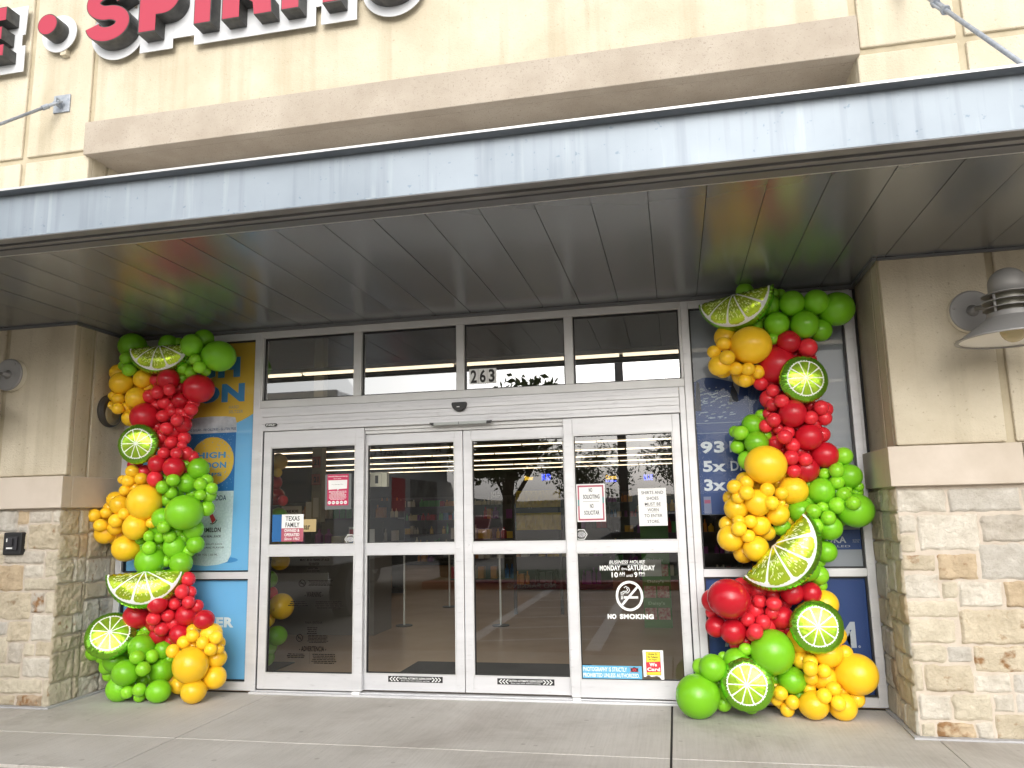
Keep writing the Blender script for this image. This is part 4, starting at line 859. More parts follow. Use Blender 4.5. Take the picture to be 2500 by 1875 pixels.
# ------------------------------------------------------------------ balloons
def balloon_mesh(material, seed):
    rnd = random.Random(seed); seg, n = 40, 26; v = []; f = []
    for i in range(n + 1):
        t = math.pi * i / n; r = math.sin(t); z = -math.cos(t)
        if z < 0: z *= 1.10; r *= 1 - .06 * abs(z) ** 2   # a little narrower towards the neck
        else: z *= 1.0
        for k in range(seg): a = 2 * math.pi * k / seg; v.append((r * math.cos(a), r * math.sin(a), z))
    for i in range(n):
        for k in range(seg): f.append((i * seg + k, i * seg + (k + 1) % seg, (i + 1) * seg + (k + 1) % seg, (i + 1) * seg + k))
    o = len(v); pr = [(.10, -1.09), (.05, -1.14), (.035, -1.17), (.075, -1.19), (.075, -1.21)]
    for r, z in pr:
        for k in range(12): a = 2 * math.pi * k / 12; v.append((r * math.cos(a), r * math.sin(a), z))
    for i in range(len(pr) - 1):
        for k in range(12): f.append((o + i * 12 + k, o + i * 12 + (k + 1) % 12, o + (i + 1) * 12 + (k + 1) % 12, o + (i + 1) * 12 + k))
    me = bpy.data.meshes.new('balloon'); me.from_pydata(v, [], f); me.materials.append(material); me.polygons.foreach_set('use_smooth', [True] * len(f)); me.update(); return me
BM = {k: balloon_mesh(M[v], i) for i, (k, v) in enumerate(dict(g='lat_g', gs='lat_gs', y='lat_y', ys='lat_ys', r='lat_r', rs='lat_rs').items())}
NM = dict(g='green_balloon', y='yellow_balloon', r='red_balloon')
def garland(name, loc, label, table, seed, axis):
    t = thing(name, loc, label, 'balloon column', 'balloon columns beside the entrance'); rnd = random.Random(seed)
    for x, y, z, r, c in table:
        o = bpy.data.objects.new(NM[c], BM[c + ('s' if r < .07 else '')]); COL.objects.link(o); o.parent = t
        o.location = Vector((x, y, z)) - Vector(loc)
        d = Vector((x - axis(z), y + .12, rnd.uniform(-.12, .12))) + Vector((rnd.uniform(-.1, .1), rnd.uniform(-.1, .1), rnd.uniform(-.1, .1)))
        o.rotation_mode = 'QUATERNION'; o.rotation_quaternion = d.normalized().to_track_quat('Z', 'Y')
        s_ = r * 1.02; e = rnd.uniform(.96, 1.05); o.scale = (s_ * e, s_ * (2 - e) * 1.0, s_)
    return t
GL = [(-2.486,-0.24,0.792,0.0876,"r"),
(-2.506,-0.24,2.204,0.082,"r"),
(-2.553,-0.24,1.97,0.0814,"r"),
(-2.636,-0.24,2.579,0.0829,"r"),
(-2.614,-0.24,1.384,0.0798,"g"),
(-2.61,-0.24,2.977,0.0816,"g"),
(-2.734,-0.24,0.461,0.0692,"g"),
(-3.103,-0.24,2.748,0.073,"y"),
(-2.428,-0.24,0.593,0.0636,"r"),
(-2.876,-0.24,1.917,0.0611,"r"),
(-2.787,-0.24,1.855,0.0609,"r"),
(-2.922,-0.24,1.694,0.0606,"y"),
(-2.235,-0.24,0.408,0.0573,"y"),
(-2.544,-0.24,1.611,0.0583,"g"),
(-2.715,-0.24,2.661,0.0519,"r"),
(-2.608,-0.34,1.417,0.0442,"y"),
(-2.505,-0.34,1.455,0.0865,"g"),
(-2.261,-0.24,2.999,0.0856,"g"),
(-2.946,-0.24,2.331,0.0742,"y"),
(-3.167,-0.24,0.35,0.0671,"g"),
(-3.031,-0.24,0.236,0.0648,"g"),
(-2.977,-0.24,2.984,0.1153,"g"),
(-2.647,-0.34,0.414,0.0979,"g"),
(-2.92,-0.29,0.294,0.0927,"g"),
(-2.294,-0.36,2.921,0.0941,"g"),
(-2.534,-0.32,2.643,0.0922,"r"),
(-3.129,-0.24,1.338,0.0888,"y"),
(-2.487,-0.38,0.768,0.0807,"r"),
(-2.278,-0.24,1.358,0.0836,"g"),
(-2.014,-0.24,0.321,0.0778,"y"),
(-2.835,-0.25,2.674,0.083,"y"),
(-2.561,-0.24,0.492,0.073,"r"),
(-2.51,-0.24,0.378,0.0726,"g"),
(-2.577,-0.35,1.912,0.0749,"r"),
(-2.254,-0.24,1.233,0.0723,"g"),
(-2.923,-0.24,2.829,0.0731,"g"),
(-2.397,-0.28,2.249,0.0713,"r"),
(-3.052,-0.24,1.623,0.0706,"y"),
(-2.35,-0.24,0.1,0.0659,"y"),
(-2.164,-0.24,1.53,0.065,"g"),
(-2.622,-0.25,2.154,0.0634,"r"),
(-2.147,-0.24,1.643,0.0623,"g"),
(-3.011,-0.27,1.381,0.0617,"y"),
(-2.445,-0.24,2.745,0.0624,"g"),
(-2.309,-0.24,0.947,0.0587,"r"),
(-2.76,-0.25,2.516,0.0599,"r"),
(-2.382,-0.24,2.001,0.059,"r"),
(-2.689,-0.24,0.132,0.0539,"g"),
(-2.354,-0.24,2.38,0.0566,"r"),
(-2.4,-0.25,2.134,0.0551,"r"),
(-2.212,-0.24,0.732,0.0504,"r"),
(-1.995,-0.24,0.44,0.0477,"y"),
(-2.84,-0.27,1.721,0.0483,"y"),
(-2.591,-0.4,0.043,0.0439,"g"),
(-3.131,-0.24,2.539,0.0467,"y"),
(-2.564,-0.29,0.574,0.043,"r"),
(-3.029,-0.27,2.802,0.0436,"g"),
(-2.786,-0.24,1.275,0.0418,"g"),
(-2.99,-0.24,1.795,0.0406,"y"),
(-2.666,-0.25,1.097,0.1242,"g"),
(-2.284,-0.25,2.559,0.1269,"r"),
(-2.785,-0.27,2.332,0.1199,"r"),
(-2.908,-0.25,1.209,0.1149,"y"),
(-2.775,-0.24,0.645,0.1085,"r"),
(-2.784,-0.39,0.1,0.103,"g"),
(-2.033,-0.3,0.522,0.0834,"y"),
(-2.29,-0.36,1.5,0.1471,"g"),
(-2.094,-0.26,2.833,0.1378,"g"),
(-2.695,-0.45,0.234,0.1025,"g"),
(-2.759,-0.34,1.389,0.1051,"y"),
(-2.113,-0.39,0.093,0.0951,"y"),
(-2.512,-0.24,0.211,0.0986,"g"),
(-2.42,-0.4,0.088,0.0915,"g"),
(-2.021,-0.25,0.174,0.0912,"y"),
(-3.024,-0.29,2.641,0.0969,"y"),
(-2.451,-0.24,1.217,0.0931,"g"),
(-2.38,-0.24,1.082,0.0926,"g"),
(-2.416,-0.35,1.875,0.0877,"r"),
(-2.257,-0.24,1.865,0.0891,"g"),
(-2.304,-0.25,0.659,0.0849,"r"),
(-2.879,-0.27,2.505,0.0896,"y"),
(-2.351,-0.24,1.747,0.0878,"g"),
(-2.35,-0.26,0.507,0.0823,"r"),
(-2.073,-0.35,0.638,0.0794,"r"),
(-2.958,-0.3,1.576,0.0797,"y"),
(-2.457,-0.25,2.465,0.0701,"r"),
(-2.593,-0.35,1.787,0.0636,"r"),
(-3.103,-0.34,1.407,0.0551,"y"),
(-2.239,-0.24,0.537,0.0538,"y"),
(-2.478,-0.28,1.669,0.055,"g"),
(-3.199,-0.31,1.492,0.0546,"y"),
(-2.839,-0.32,1.859,0.0541,"y"),
(-2.949,-0.34,2.851,0.0534,"g"),
(-2.757,-0.31,1.793,0.0521,"y"),
(-2.388,-0.38,2.275,0.0512,"r"),
(-3.136,-0.24,1.51,0.0512,"y"),
(-2.518,-0.35,2.002,0.05,"r"),
(-2.173,-0.24,1.768,0.0504,"g"),
(-2.246,-0.37,2.791,0.0489,"g"),
(-3.16,-0.24,2.446,0.0497,"y"),
(-2.568,-0.28,1.297,0.0474,"g"),
(-2.429,-0.24,1.338,0.0478,"g"),
(-2.278,-0.24,0.842,0.0468,"r"),
(-2.998,-0.25,2.423,0.0475,"y"),
(-2.576,-0.24,1.791,0.0466,"g"),
(-2.226,-0.25,2.711,0.0466,"g"),
(-2.895,-0.33,1.697,0.0438,"y"),
(-2.535,-0.24,2.365,0.0433,"r"),
(-1.959,-0.3,0.404,0.0396,"y"),
(-2.392,-0.29,2.067,0.0385,"r"),
(-2.142,-0.4,0.294,0.1384,"y"),
(-2.686,-0.34,1.593,0.1435,"y"),
(-2.915,-0.34,2.746,0.0564,"g"),
(-2.627,-0.34,1.308,0.045,"g"),
(-2.485,-0.31,0.555,0.0581,"r"),
(-2.534,-0.45,0.266,0.0559,"g"),
(-2.961,-0.33,1.442,0.0592,"y"),
(-2.598,-0.45,0.355,0.0552,"g"),
(-2.306,-0.32,0.855,0.0567,"r"),
(-2.514,-0.38,0.646,0.0548,"r"),
(-2.565,-0.44,0.105,0.0528,"g"),
(-2.618,-0.34,1.213,0.0556,"g"),
(-2.191,-0.31,0.504,0.054,"y"),
(-2.303,-0.41,0.4,0.0528,"y"),
(-2.542,-0.34,0.343,0.0534,"g"),
(-2.268,-0.32,0.453,0.0529,"y"),
(-2.619,-0.34,2.529,0.056,"r"),
(-2.607,-0.25,2.451,0.0567,"r"),
(-2.179,-0.32,1.73,0.0547,"g"),
(-1.946,-0.37,0.504,0.0514,"y"),
(-2.668,-0.45,0.086,0.05,"g"),
(-2.603,-0.27,2.331,0.0553,"r"),
(-2.502,-0.28,2.098,0.0548,"r"),
(-2.39,-0.39,1.769,0.0532,"g"),
(-2.516,-0.35,1.715,0.0535,"g"),
(-2.246,-0.31,0.77,0.0518,"r"),
(-2.431,-0.31,0.661,0.0516,"r"),
(-2.051,-0.39,0.464,0.0503,"y"),
(-1.988,-0.37,0.412,0.0503,"y"),
(-2.867,-0.33,1.777,0.0529,"y"),
(-2.439,-0.41,1.385,0.0514,"g"),
(-2.443,-0.32,1.302,0.052,"g"),
(-2.506,-0.35,2.212,0.0524,"r"),
(-3.044,-0.29,2.502,0.0524,"y"),
(-2.483,-0.37,2.543,0.0517,"r"),
(-2.876,-0.34,1.499,0.0503,"y"),
(-2.203,-0.37,2.722,0.0508,"g"),
(-2.36,-0.26,2.703,0.0517,"g"),
(-2.396,-0.35,1.994,0.05,"r"),
(-2.39,-0.29,0.753,0.0481,"r"),
(-3.011,-0.33,2.409,0.0489,"y"),
(-2.09,-0.29,1.694,0.0479,"g"),
(-2.168,-0.33,1.64,0.0455,"g"),
(-2.507,-0.2,2.589,0.0541,"r"),
(-2.471,-0.2,2.369,0.0538,"r"),
(-2.629,-0.2,1.218,0.0526,"g"),
(-2.712,-0.2,0.529,0.0518,"g"),
(-2.726,-0.2,2.439,0.0543,"r"),
(-2.706,-0.2,2.249,0.054,"r"),
(-2.479,-0.2,2.668,0.0542,"g"),
(-2.399,-0.2,1.909,0.0531,"g"),
(-2.551,-0.2,1.095,0.0523,"g"),
(-2.398,-0.2,1.291,0.0523,"g"),
(-2.475,-0.2,0.452,0.0513,"r"),
(-2.345,-0.2,1.174,0.052,"g"),
(-2.887,-0.2,0.321,0.0518,"g"),
(-3.123,-0.2,0.304,0.0522,"g"),
(-2.458,-0.2,1.693,0.0529,"g"),
(-2.422,-0.2,2.819,0.0543,"g"),
(-2.81,-0.2,2.605,0.0546,"y"),
(-2.368,-0.13,2.896,0.1024,"g"),
(-2.482,-0.2,0.301,0.0511,"g"),
(-2.491,-0.13,0.118,0.096,"y"),
(-2.537,-0.2,2.982,0.0547,"g"),
(-2.97,-0.2,2.658,0.0549,"y"),
(-2.621,-0.13,0.62,0.1395,"r"),
(-2.331,-0.2,1.662,0.0527,"g"),
(-3.108,-0.13,2.534,0.1259,"y"),
(-2.658,-0.2,0.148,0.0512,"g"),
(-2.579,-0.2,2.425,0.0648,"r"),
(-3.074,-0.13,1.319,0.1007,"y"),
(-3.241,-0.13,1.457,0.1015,"y"),
(-2.568,-0.2,2.526,0.0541,"r"),
(-2.625,-0.2,2.095,0.0537,"r"),
(-2.448,-0.13,0.756,0.1183,"r"),
(-2.139,-0.2,0.101,0.0503,"y"),
(-2.74,-0.13,0.258,0.1387,"g"),
(-2.363,-0.2,2.443,0.0537,"r"),
(-2.631,-0.13,2.334,0.08,"r"),
(-2.57,-0.13,1.388,0.1206,"g"),
(-2.68,-0.2,0.018,0.0511,"g"),
(-2.412,-0.2,1.86,0.053,"r"),
(-2.22,-0.13,0.358,0.1574,"y"),
(-2.347,-0.2,1.971,0.0531,"r"),
(-2.835,-0.13,1.776,0.1444,"y"),
(-2.841,-0.13,1.232,0.1211,"g"),
(-2.421,-0.2,2.338,0.0537,"r"),
(-3.133,-0.2,1.555,0.0538,"y"),
(-3.041,-0.2,0.16,0.0518,"g")]
GR = [(2.752,-0.24,1.401,0.0745,"g"),
(2.696,-0.24,2.848,0.0714,"g"),
(2.197,-0.24,2.578,0.0731,"y"),
(2.523,-0.24,2.067,0.0705,"r"),
(2.561,-0.24,2.221,0.0707,"r"),
(2.719,-0.24,2.031,0.0696,"r"),
(2.277,-0.24,1.411,0.0698,"y"),
(2.304,-0.24,0.618,0.0663,"r"),
(2.46,-0.24,1.291,0.0604,"g"),
(2.315,-0.24,3.065,0.0624,"g"),
(2.356,-0.24,1.258,0.0566,"y"),
(2.618,-0.24,1.836,0.0565,"r"),
(2.387,-0.24,2.351,0.0538,"r"),
(2.386,-0.24,1.963,0.0479,"g"),
(2.524,-0.24,3.024,0.0471,"g"),
(2.495,-0.24,2.635,0.0449,"r"),
(2.485,-0.31,2.668,0.0427,"g"),
(2.518,-0.24,0.382,0.0617,"y"),
(2.809,-0.24,0.433,0.0536,"y"),
(2.555,-0.24,0.191,0.046,"y"),
(2.107,-0.24,1.514,0.0496,"y"),
(2.154,-0.24,0.502,0.0384,"r"),
(3.002,-0.24,1.57,0.0335,"g"),
(1.987,-0.24,0.395,0.0334,"g"),
(2.508,-0.26,2.48,0.1354,"r"),
(2.96,-0.25,2.876,0.1261,"g"),
(2.702,-0.24,0.76,0.0955,"y"),
(2.516,-0.24,0.519,0.0853,"y"),
(2.075,-0.28,0.379,0.0864,"g"),
(2.596,-0.24,1.405,0.0869,"g"),
(2.229,-0.24,0.3,0.0814,"g"),
(2.409,-0.25,0.671,0.0806,"r"),
(2.833,-0.24,2.725,0.0846,"g"),
(1.944,-0.24,0.782,0.082,"r"),
(2.428,-0.3,1.386,0.0786,"y"),
(2.151,-0.25,2.713,0.0826,"y"),
(2.488,-0.28,2.932,0.0792,"g"),
(2.304,-0.25,2.043,0.0785,"g"),
(2.61,-0.3,0.842,0.0709,"r"),
(2.763,-0.24,0.55,0.0691,"y"),
(2.178,-0.24,1.12,0.0721,"y"),
(2.681,-0.24,0.956,0.0679,"g"),
(2.149,-0.24,0.872,0.0694,"r"),
(2.722,-0.24,2.508,0.0706,"r"),
(2.251,-0.24,1.784,0.0692,"g"),
(2.724,-0.32,2.585,0.0663,"r"),
(2.223,-0.24,1.634,0.0658,"y"),
(2.918,-0.24,1.791,0.0633,"g"),
(2.261,-0.24,0.851,0.0614,"r"),
(1.831,-0.24,0.322,0.0611,"g"),
(2.12,-0.25,2.472,0.0658,"y"),
(2.431,-0.24,2.232,0.0642,"r"),
(2.86,-0.24,0.128,0.0538,"y"),
(1.972,-0.24,0.078,0.0553,"g"),
(2.077,-0.24,1.323,0.0584,"y"),
(2.783,-0.25,1.951,0.0569,"r"),
(2.266,-0.33,0.253,0.0512,"g"),
(2.154,-0.24,0.061,0.0518,"g"),
(2.381,-0.24,2.8,0.0563,"g"),
(2.822,-0.24,2.135,0.0537,"r"),
(2.142,-0.31,0.458,0.0452,"g"),
(2.721,-0.24,2.167,0.0472,"r"),
(2.964,-0.25,1.405,0.1238,"g"),
(2.55,-0.25,1.556,0.1041,"y"),
(2.693,-0.28,0.435,0.0946,"y"),
(2.447,-0.25,0.246,0.0934,"g"),
(2.747,-0.25,1.547,0.0911,"g"),
(2.655,-0.25,1.705,0.0913,"r"),
(2.664,-0.24,0.261,0.0832,"y"),
(2.945,-0.25,1.647,0.0856,"g"),
(2.52,-0.32,2.776,0.0897,"g"),
(2.143,-0.31,1.436,0.0863,"y"),
(2.597,-0.32,1,0.0807,"g"),
(2.483,-0.3,0.843,0.0803,"r"),
(2.595,-0.32,2.635,0.0846,"r"),
(2.742,-0.24,1.12,0.0762,"g"),
(2.089,-0.37,2.481,0.0807,"y"),
(1.952,-0.24,0.601,0.0737,"r"),
(2.01,-0.28,0.165,0.0696,"g"),
(2.236,-0.24,0.715,0.064,"r"),
(2.334,-0.24,0.115,0.0443,"y"),
(2.667,-0.24,1.194,0.0459,"g"),
(2.156,-0.39,1.512,0.0454,"y"),
(2.32,-0.32,0.446,0.1487,"g"),
(1.792,-0.34,0.143,0.1472,"g"),
(2.873,-0.26,0.295,0.1366,"y"),
(2.321,-0.36,2.621,0.1423,"y"),
(2.571,-0.31,0.098,0.0963,"y"),
(2.762,-0.29,0.088,0.0885,"y"),
(2.713,-0.34,2.754,0.0987,"g"),
(2.576,-0.36,2.105,0.0974,"r"),
(1.907,-0.34,0.336,0.0911,"g"),
(2.681,-0.32,1.931,0.0934,"r"),
(2.792,-0.25,1.803,0.0925,"r"),
(2.291,-0.36,1.474,0.0918,"y"),
(2.088,-0.32,1.226,0.0918,"y"),
(2.257,-0.34,1.151,0.0889,"y"),
(2.065,-0.3,0.576,0.0878,"r"),
(2.637,-0.33,2.924,0.0918,"g"),
(2.807,-0.32,2.923,0.0901,"g"),
(2.775,-0.29,1.285,0.0833,"g"),
(2.266,-0.24,2.421,0.0879,"y"),
(2.317,-0.3,1.904,0.0844,"g"),
(2.295,-0.31,1.315,0.0755,"y"),
(2.461,-0.24,1.901,0.0563,"r"),
(2.4,-0.24,0.049,0.0503,"y"),
(2.222,-0.34,1.617,0.0542,"y"),
(2.566,-0.32,0.381,0.0493,"y"),
(2.355,-0.3,0.167,0.0488,"y"),
(2.802,-0.29,2.067,0.0515,"r"),
(2.359,-0.24,0.821,0.049,"r"),
(2.775,-0.24,0.187,0.0432,"y"),
(2.054,-0.37,2.585,0.0487,"y"),
(2.48,-0.29,2.004,0.042,"r"),
(2.175,-0.24,1.999,0.0431,"g"),
(2.73,-0.33,1.432,0.0374,"g"),
(2.419,-0.24,2.12,0.0391,"r"),
(2.871,-0.25,1.717,0.0367,"g"),
(2.919,-0.25,1.55,0.0336,"g"),
(2.461,-0.3,1.469,0.0274,"y"),
(2.045,-0.39,0.812,0.1407,"r"),
(2.363,-0.36,1.74,0.1414,"y"),
(2.564,-0.33,1.875,0.0516,"r"),
(2.678,-0.34,1.306,0.0499,"g"),
(2.568,-0.29,0.27,0.0478,"y"),
(2.432,-0.29,0.108,0.0478,"y"),
(2.338,-0.32,0.712,0.0481,"r"),
(2.196,-0.33,0.563,0.0473,"r"),
(2.649,-0.33,0.325,0.0453,"y"),
(2.206,-0.39,1.24,0.0481,"y"),
(2.46,-0.33,1.535,0.0478,"y"),
(2.85,-0.29,1.605,0.0471,"g"),
(2.389,-0.31,2.024,0.0483,"r"),
(2.539,-0.32,1.972,0.0476,"r"),
(2.149,-0.37,1.348,0.0425,"y"),
(2.777,-0.25,1.669,0.0423,"g"),
(2.831,-0.31,1.441,0.0566,"g"),
(2.546,-0.33,1.788,0.0549,"r"),
(2.551,-0.4,0.353,0.0499,"y"),
(2.272,-0.33,0.646,0.0517,"r"),
(2.702,-0.33,0.21,0.0489,"y"),
(2.715,-0.39,0.133,0.0481,"y"),
(2.664,-0.35,1.405,0.0521,"g"),
(2.139,-0.46,2.521,0.0546,"y"),
(2.776,-0.33,2.137,0.0531,"r"),
(2.208,-0.31,1.982,0.0549,"g"),
(2.211,-0.44,1.545,0.0524,"y"),
(2.349,-0.37,0.778,0.0507,"r"),
(2.629,-0.38,0.175,0.0479,"y"),
(2.503,-0.39,1.934,0.0522,"r"),
(2.143,-0.43,1.295,0.0515,"y"),
(2.884,-0.3,1.519,0.0507,"g"),
(2.755,-0.37,1.358,0.0501,"g"),
(2.171,-0.3,0.659,0.0508,"r"),
(2.128,-0.37,2.641,0.0539,"y"),
(2.441,-0.36,2.062,0.0521,"r"),
(2.359,-0.39,1.563,0.0511,"y"),
(2.848,-0.31,1.686,0.0504,"g"),
(2.132,-0.4,1.588,0.0511,"y"),
(2.925,-0.38,1.456,0.0483,"g"),
(2.261,-0.3,0.786,0.0487,"r"),
(2.362,-0.3,2.429,0.0517,"y"),
(2.501,-0.4,2.19,0.05,"r"),
(2.694,-0.37,2.065,0.0494,"r"),
(2.202,-0.37,2.451,0.0507,"y"),
(2.56,-0.31,1.692,0.0488,"r"),
(2.379,-0.43,1.47,0.0477,"y"),
(2.185,-0.24,1.886,0.0501,"g"),
(2.229,-0.38,1.342,0.0477,"y"),
(2.461,-0.31,2.28,0.0484,"r"),
(2.64,-0.34,1.77,0.0468,"r"),
(2.451,-0.31,2.176,0.0474,"r"),
(2.21,-0.41,0.595,0.0517,"r"),
(2.288,-0.37,2.441,0.0505,"y"),
(2.264,-0.34,2.362,0.0489,"y"),
(2.589,-0.2,0.441,0.0433,"y"),
(1.947,-0.2,0.207,0.044,"g"),
(2.309,-0.2,1.6,0.0452,"y"),
(2.451,-0.2,0.584,0.0437,"r"),
(2.337,-0.2,0.243,0.0435,"g"),
(2.454,-0.2,1.608,0.045,"y"),
(2.672,-0.2,1.49,0.0445,"g"),
(2.488,-0.2,0.136,0.0431,"g"),
(2.653,-0.2,2.563,0.0459,"r"),
(2.565,-0.2,0.907,0.0439,"g"),
(2.507,-0.2,1.858,0.0453,"r"),
(2.698,-0.2,1.049,0.0439,"g"),
(2.438,-0.2,2.85,0.0467,"g"),
(2.504,-0.2,1.672,0.045,"y"),
(2.447,-0.2,0.759,0.0439,"r"),
(2.621,-0.2,1.999,0.0453,"r"),
(2.083,-0.2,0.473,0.0441,"r"),
(2.712,-0.2,1.221,0.0441,"g"),
(2.447,-0.2,1.988,0.0455,"r"),
(2.333,-0.2,0.193,0.0434,"y"),
(2.675,-0.2,1.596,0.0447,"g"),
(2.202,-0.2,0.793,0.0444,"r"),
(2.514,-0.2,1.347,0.0446,"y"),
(2.631,-0.13,2.853,0.0688,"g"),
(2.682,-0.2,1.828,0.0449,"r"),
(2.856,-0.13,1.528,0.1375,"g"),
(2.827,-0.2,2.853,0.046,"g"),
(2.173,-0.2,0.373,0.0439,"g"),
(2.743,-0.2,0.333,0.0429,"y"),
(2.452,-0.13,2.775,0.069,"y"),
(2.993,-0.2,1.535,0.0441,"g"),
(2.243,-0.13,1.91,0.0864,"g"),
(2.499,-0.2,1.453,0.0448,"y"),
(2.696,-0.2,0.884,0.0437,"g"),
(2.473,-0.2,2.35,0.0551,"r"),
(2.374,-0.2,2.114,0.0458,"g"),
(2.864,-0.13,1.351,0.0654,"g"),
(2.496,-0.13,2.153,0.0862,"r"),
(2.39,-0.2,0.584,0.0438,"r"),
(2.527,-0.2,1.743,0.0541,"y"),
(2.135,-0.13,0.658,0.1375,"r"),
(1.931,-0.2,0.694,0.0447,"r"),
(2.374,-0.2,0.079,0.0432,"y"),
(2.576,-0.2,3.025,0.0467,"g"),
(2.654,-0.2,2.501,0.0459,"r"),
(2.603,-0.2,0.491,0.0434,"y")]
GI = [(-1.943,0.550,1.958,0.0814,"y"),(-1.878,0.420,1.850,0.0418,"y"),(-1.988,0.550,1.766,0.0773,"r"),(-1.967,0.550,1.636,0.0848,"r"),(-1.821,0.420,1.593,0.0490,"r"),(-2.058,0.550,1.607,0.0695,"y"),(-1.927,0.550,1.445,0.0843,"g"),(-1.777,0.420,1.230,0.0560,"g"),(-1.935,0.550,1.160,0.0838,"y"),(-1.899,0.550,1.040,0.0835,"y"),(-2.013,0.550,0.875,0.0834,"g"),(-1.981,0.550,0.753,0.0605,"r"),(-1.874,0.550,0.636,0.1127,"y"),(-2.022,0.550,0.519,0.0753,"y"),(-1.911,0.550,0.376,0.0897,"g"),(-2.006,0.550,0.281,0.0898,"g"),(-2.011,0.550,0.184,0.0747,"g"),(-2.027,0.550,1.303,0.0766,"r")]
import bisect
def ax_fn(tab):
    def f(z):
        w = [(math.exp(-((q[2] - z) / .25) ** 2) * q[3], q[0]) for q in tab]; s_ = sum(a for a, _ in w) + 1e-9; return sum(a * b for a, b in w) / s_
    return f
garland('balloon_column', (-2.6, -.3, 0), 'balloon column of red, yellow and green balloons left of the doors', GL, 1, ax_fn(GL))
garland('balloon_column', (2.5, -.3, 0), 'thicker balloon column of red, yellow and green balloons right of the doors', GR, 2, ax_fn(GR))
t = garland('balloon_column', (-1.95, .55, 0), 'balloon column inside the store, seen through the leftmost door glass', GI, 3, ax_fn(GI))
# ---- foil limes
LIME, LIME2, RIND, PITH = (.56, .84, .05), (.6, .85, .1), (.26, .60, .05), (.86, .88, .88)
def mixc(a, b, t): return tuple(a[i] + (b[i] - a[i]) * t for i in range(3))
def foil_round(name_label, c, rad, facing, up_ang, seed):
    nr, na = 64, 264; rnd = random.Random(seed); V = []; F = []; T = []; th = .36
    spokes = [i * 36 + 8 for i in range(10)]
    for side in (1, -1):
        o = len(V)
        for i in range(nr + 1):
            r = i / nr
            for k in range(na):
                a = 2 * math.pi * k / na
                h = th * math.sqrt(max(0, 1 - r ** 2.1)) ** 1.0
                wv = math.cos(a * 22 + 1.5 * math.sin(a * 3 + seed)) * max(0, (r - .66) / .34) ** 1.5
                rr_ = r * (1 - .013 * max(0, wv) * (1 if r > .8 else 0)) * (1 + .006 * math.sin(5 * a + seed))
                h2 = h * (1 - .07 * max(0, wv)) + .012 * math.sin(a * 22 + 1) * max(0, (r - .5) / .5) ** 2
                if r > .985: h2 = 0
                V.append(Vector((rr_ * math.cos(a), rr_ * math.sin(a), side * h2)))
                if side == 1:
                    col, m_ = RIND, .85
                    fr_ = .70; da = abs(((math.degrees(a) - up_ang + 18) % 36) - 18)
                    jag = .012 * math.sin(a * 41) + .01 * math.sin(a * 67)
                    if r < fr_ + jag + .045:
                        n_ = noise.noise(Vector((math.cos(a) * 9 * 1.2, math.sin(a) * 9 * 1.2, r * 2.5)))
                        col, m_ = mixc(LIME, RIND, min(1, max(0, .05 + .7 * n_ + .3 * r))), .72
                        if r > fr_ - .008: col, m_ = PITH, 0.
                        elif r * math.sin(R(da)) < .016 + .012 * r or r < .055 + .02 * math.cos(a * 10): col, m_ = PITH, 0.
                        elif r > fr_ - .05 and da > 0: 
                            if r * math.sin(R(da)) < .03: col, m_ = PITH, 0.
                    T.append((*col, m_))
                else: T.append((*RIND, 1.))
        for i in range(nr):
            for k in range(na):
                q = (o + i * na + k, o + i * na + (k + 1) % na, o + (i + 1) * na + (k + 1) % na, o + (i + 1) * na + k)
                F.append(q[::-1] if side == 1 else q)
    return foil_obj('foil_lime', name_label, V, F, T, c, rad, facing, 0)
def foil_obj(nm, label, V, F, T, c, rad, facing, roll):
    q = Vector(facing).normalized().to_track_quat('Z', 'Y')
    # keep local Y as close to world up as possible, then roll
    z = Vector(facing).normalized(); x = Vector((0, 0, 1)).cross(z).normalized(); y = z.cross(x)
    m3 = Matrix((x, y, z)).transposed() @ Matrix.Rotation(R(roll), 3, 'Z')
    me = bpy.data.meshes.new(nm); me.from_pydata([m3 @ (v * rad) for v in V], [], F)
    at = me.color_attributes.new('tint', 'FLOAT_COLOR', 'POINT'); fl = []
    for t in T: fl += list(t)
    at.data.foreach_set('color', fl); me.materials.append(M['foil']); me.polygons.foreach_set('use_smooth', [True] * len(F)); me.update()
    o = bpy.data.objects.new(nm, me); COL.objects.link(o); o.location = c
    return tag(o, label, 'foil balloon', 'foil lime balloons')
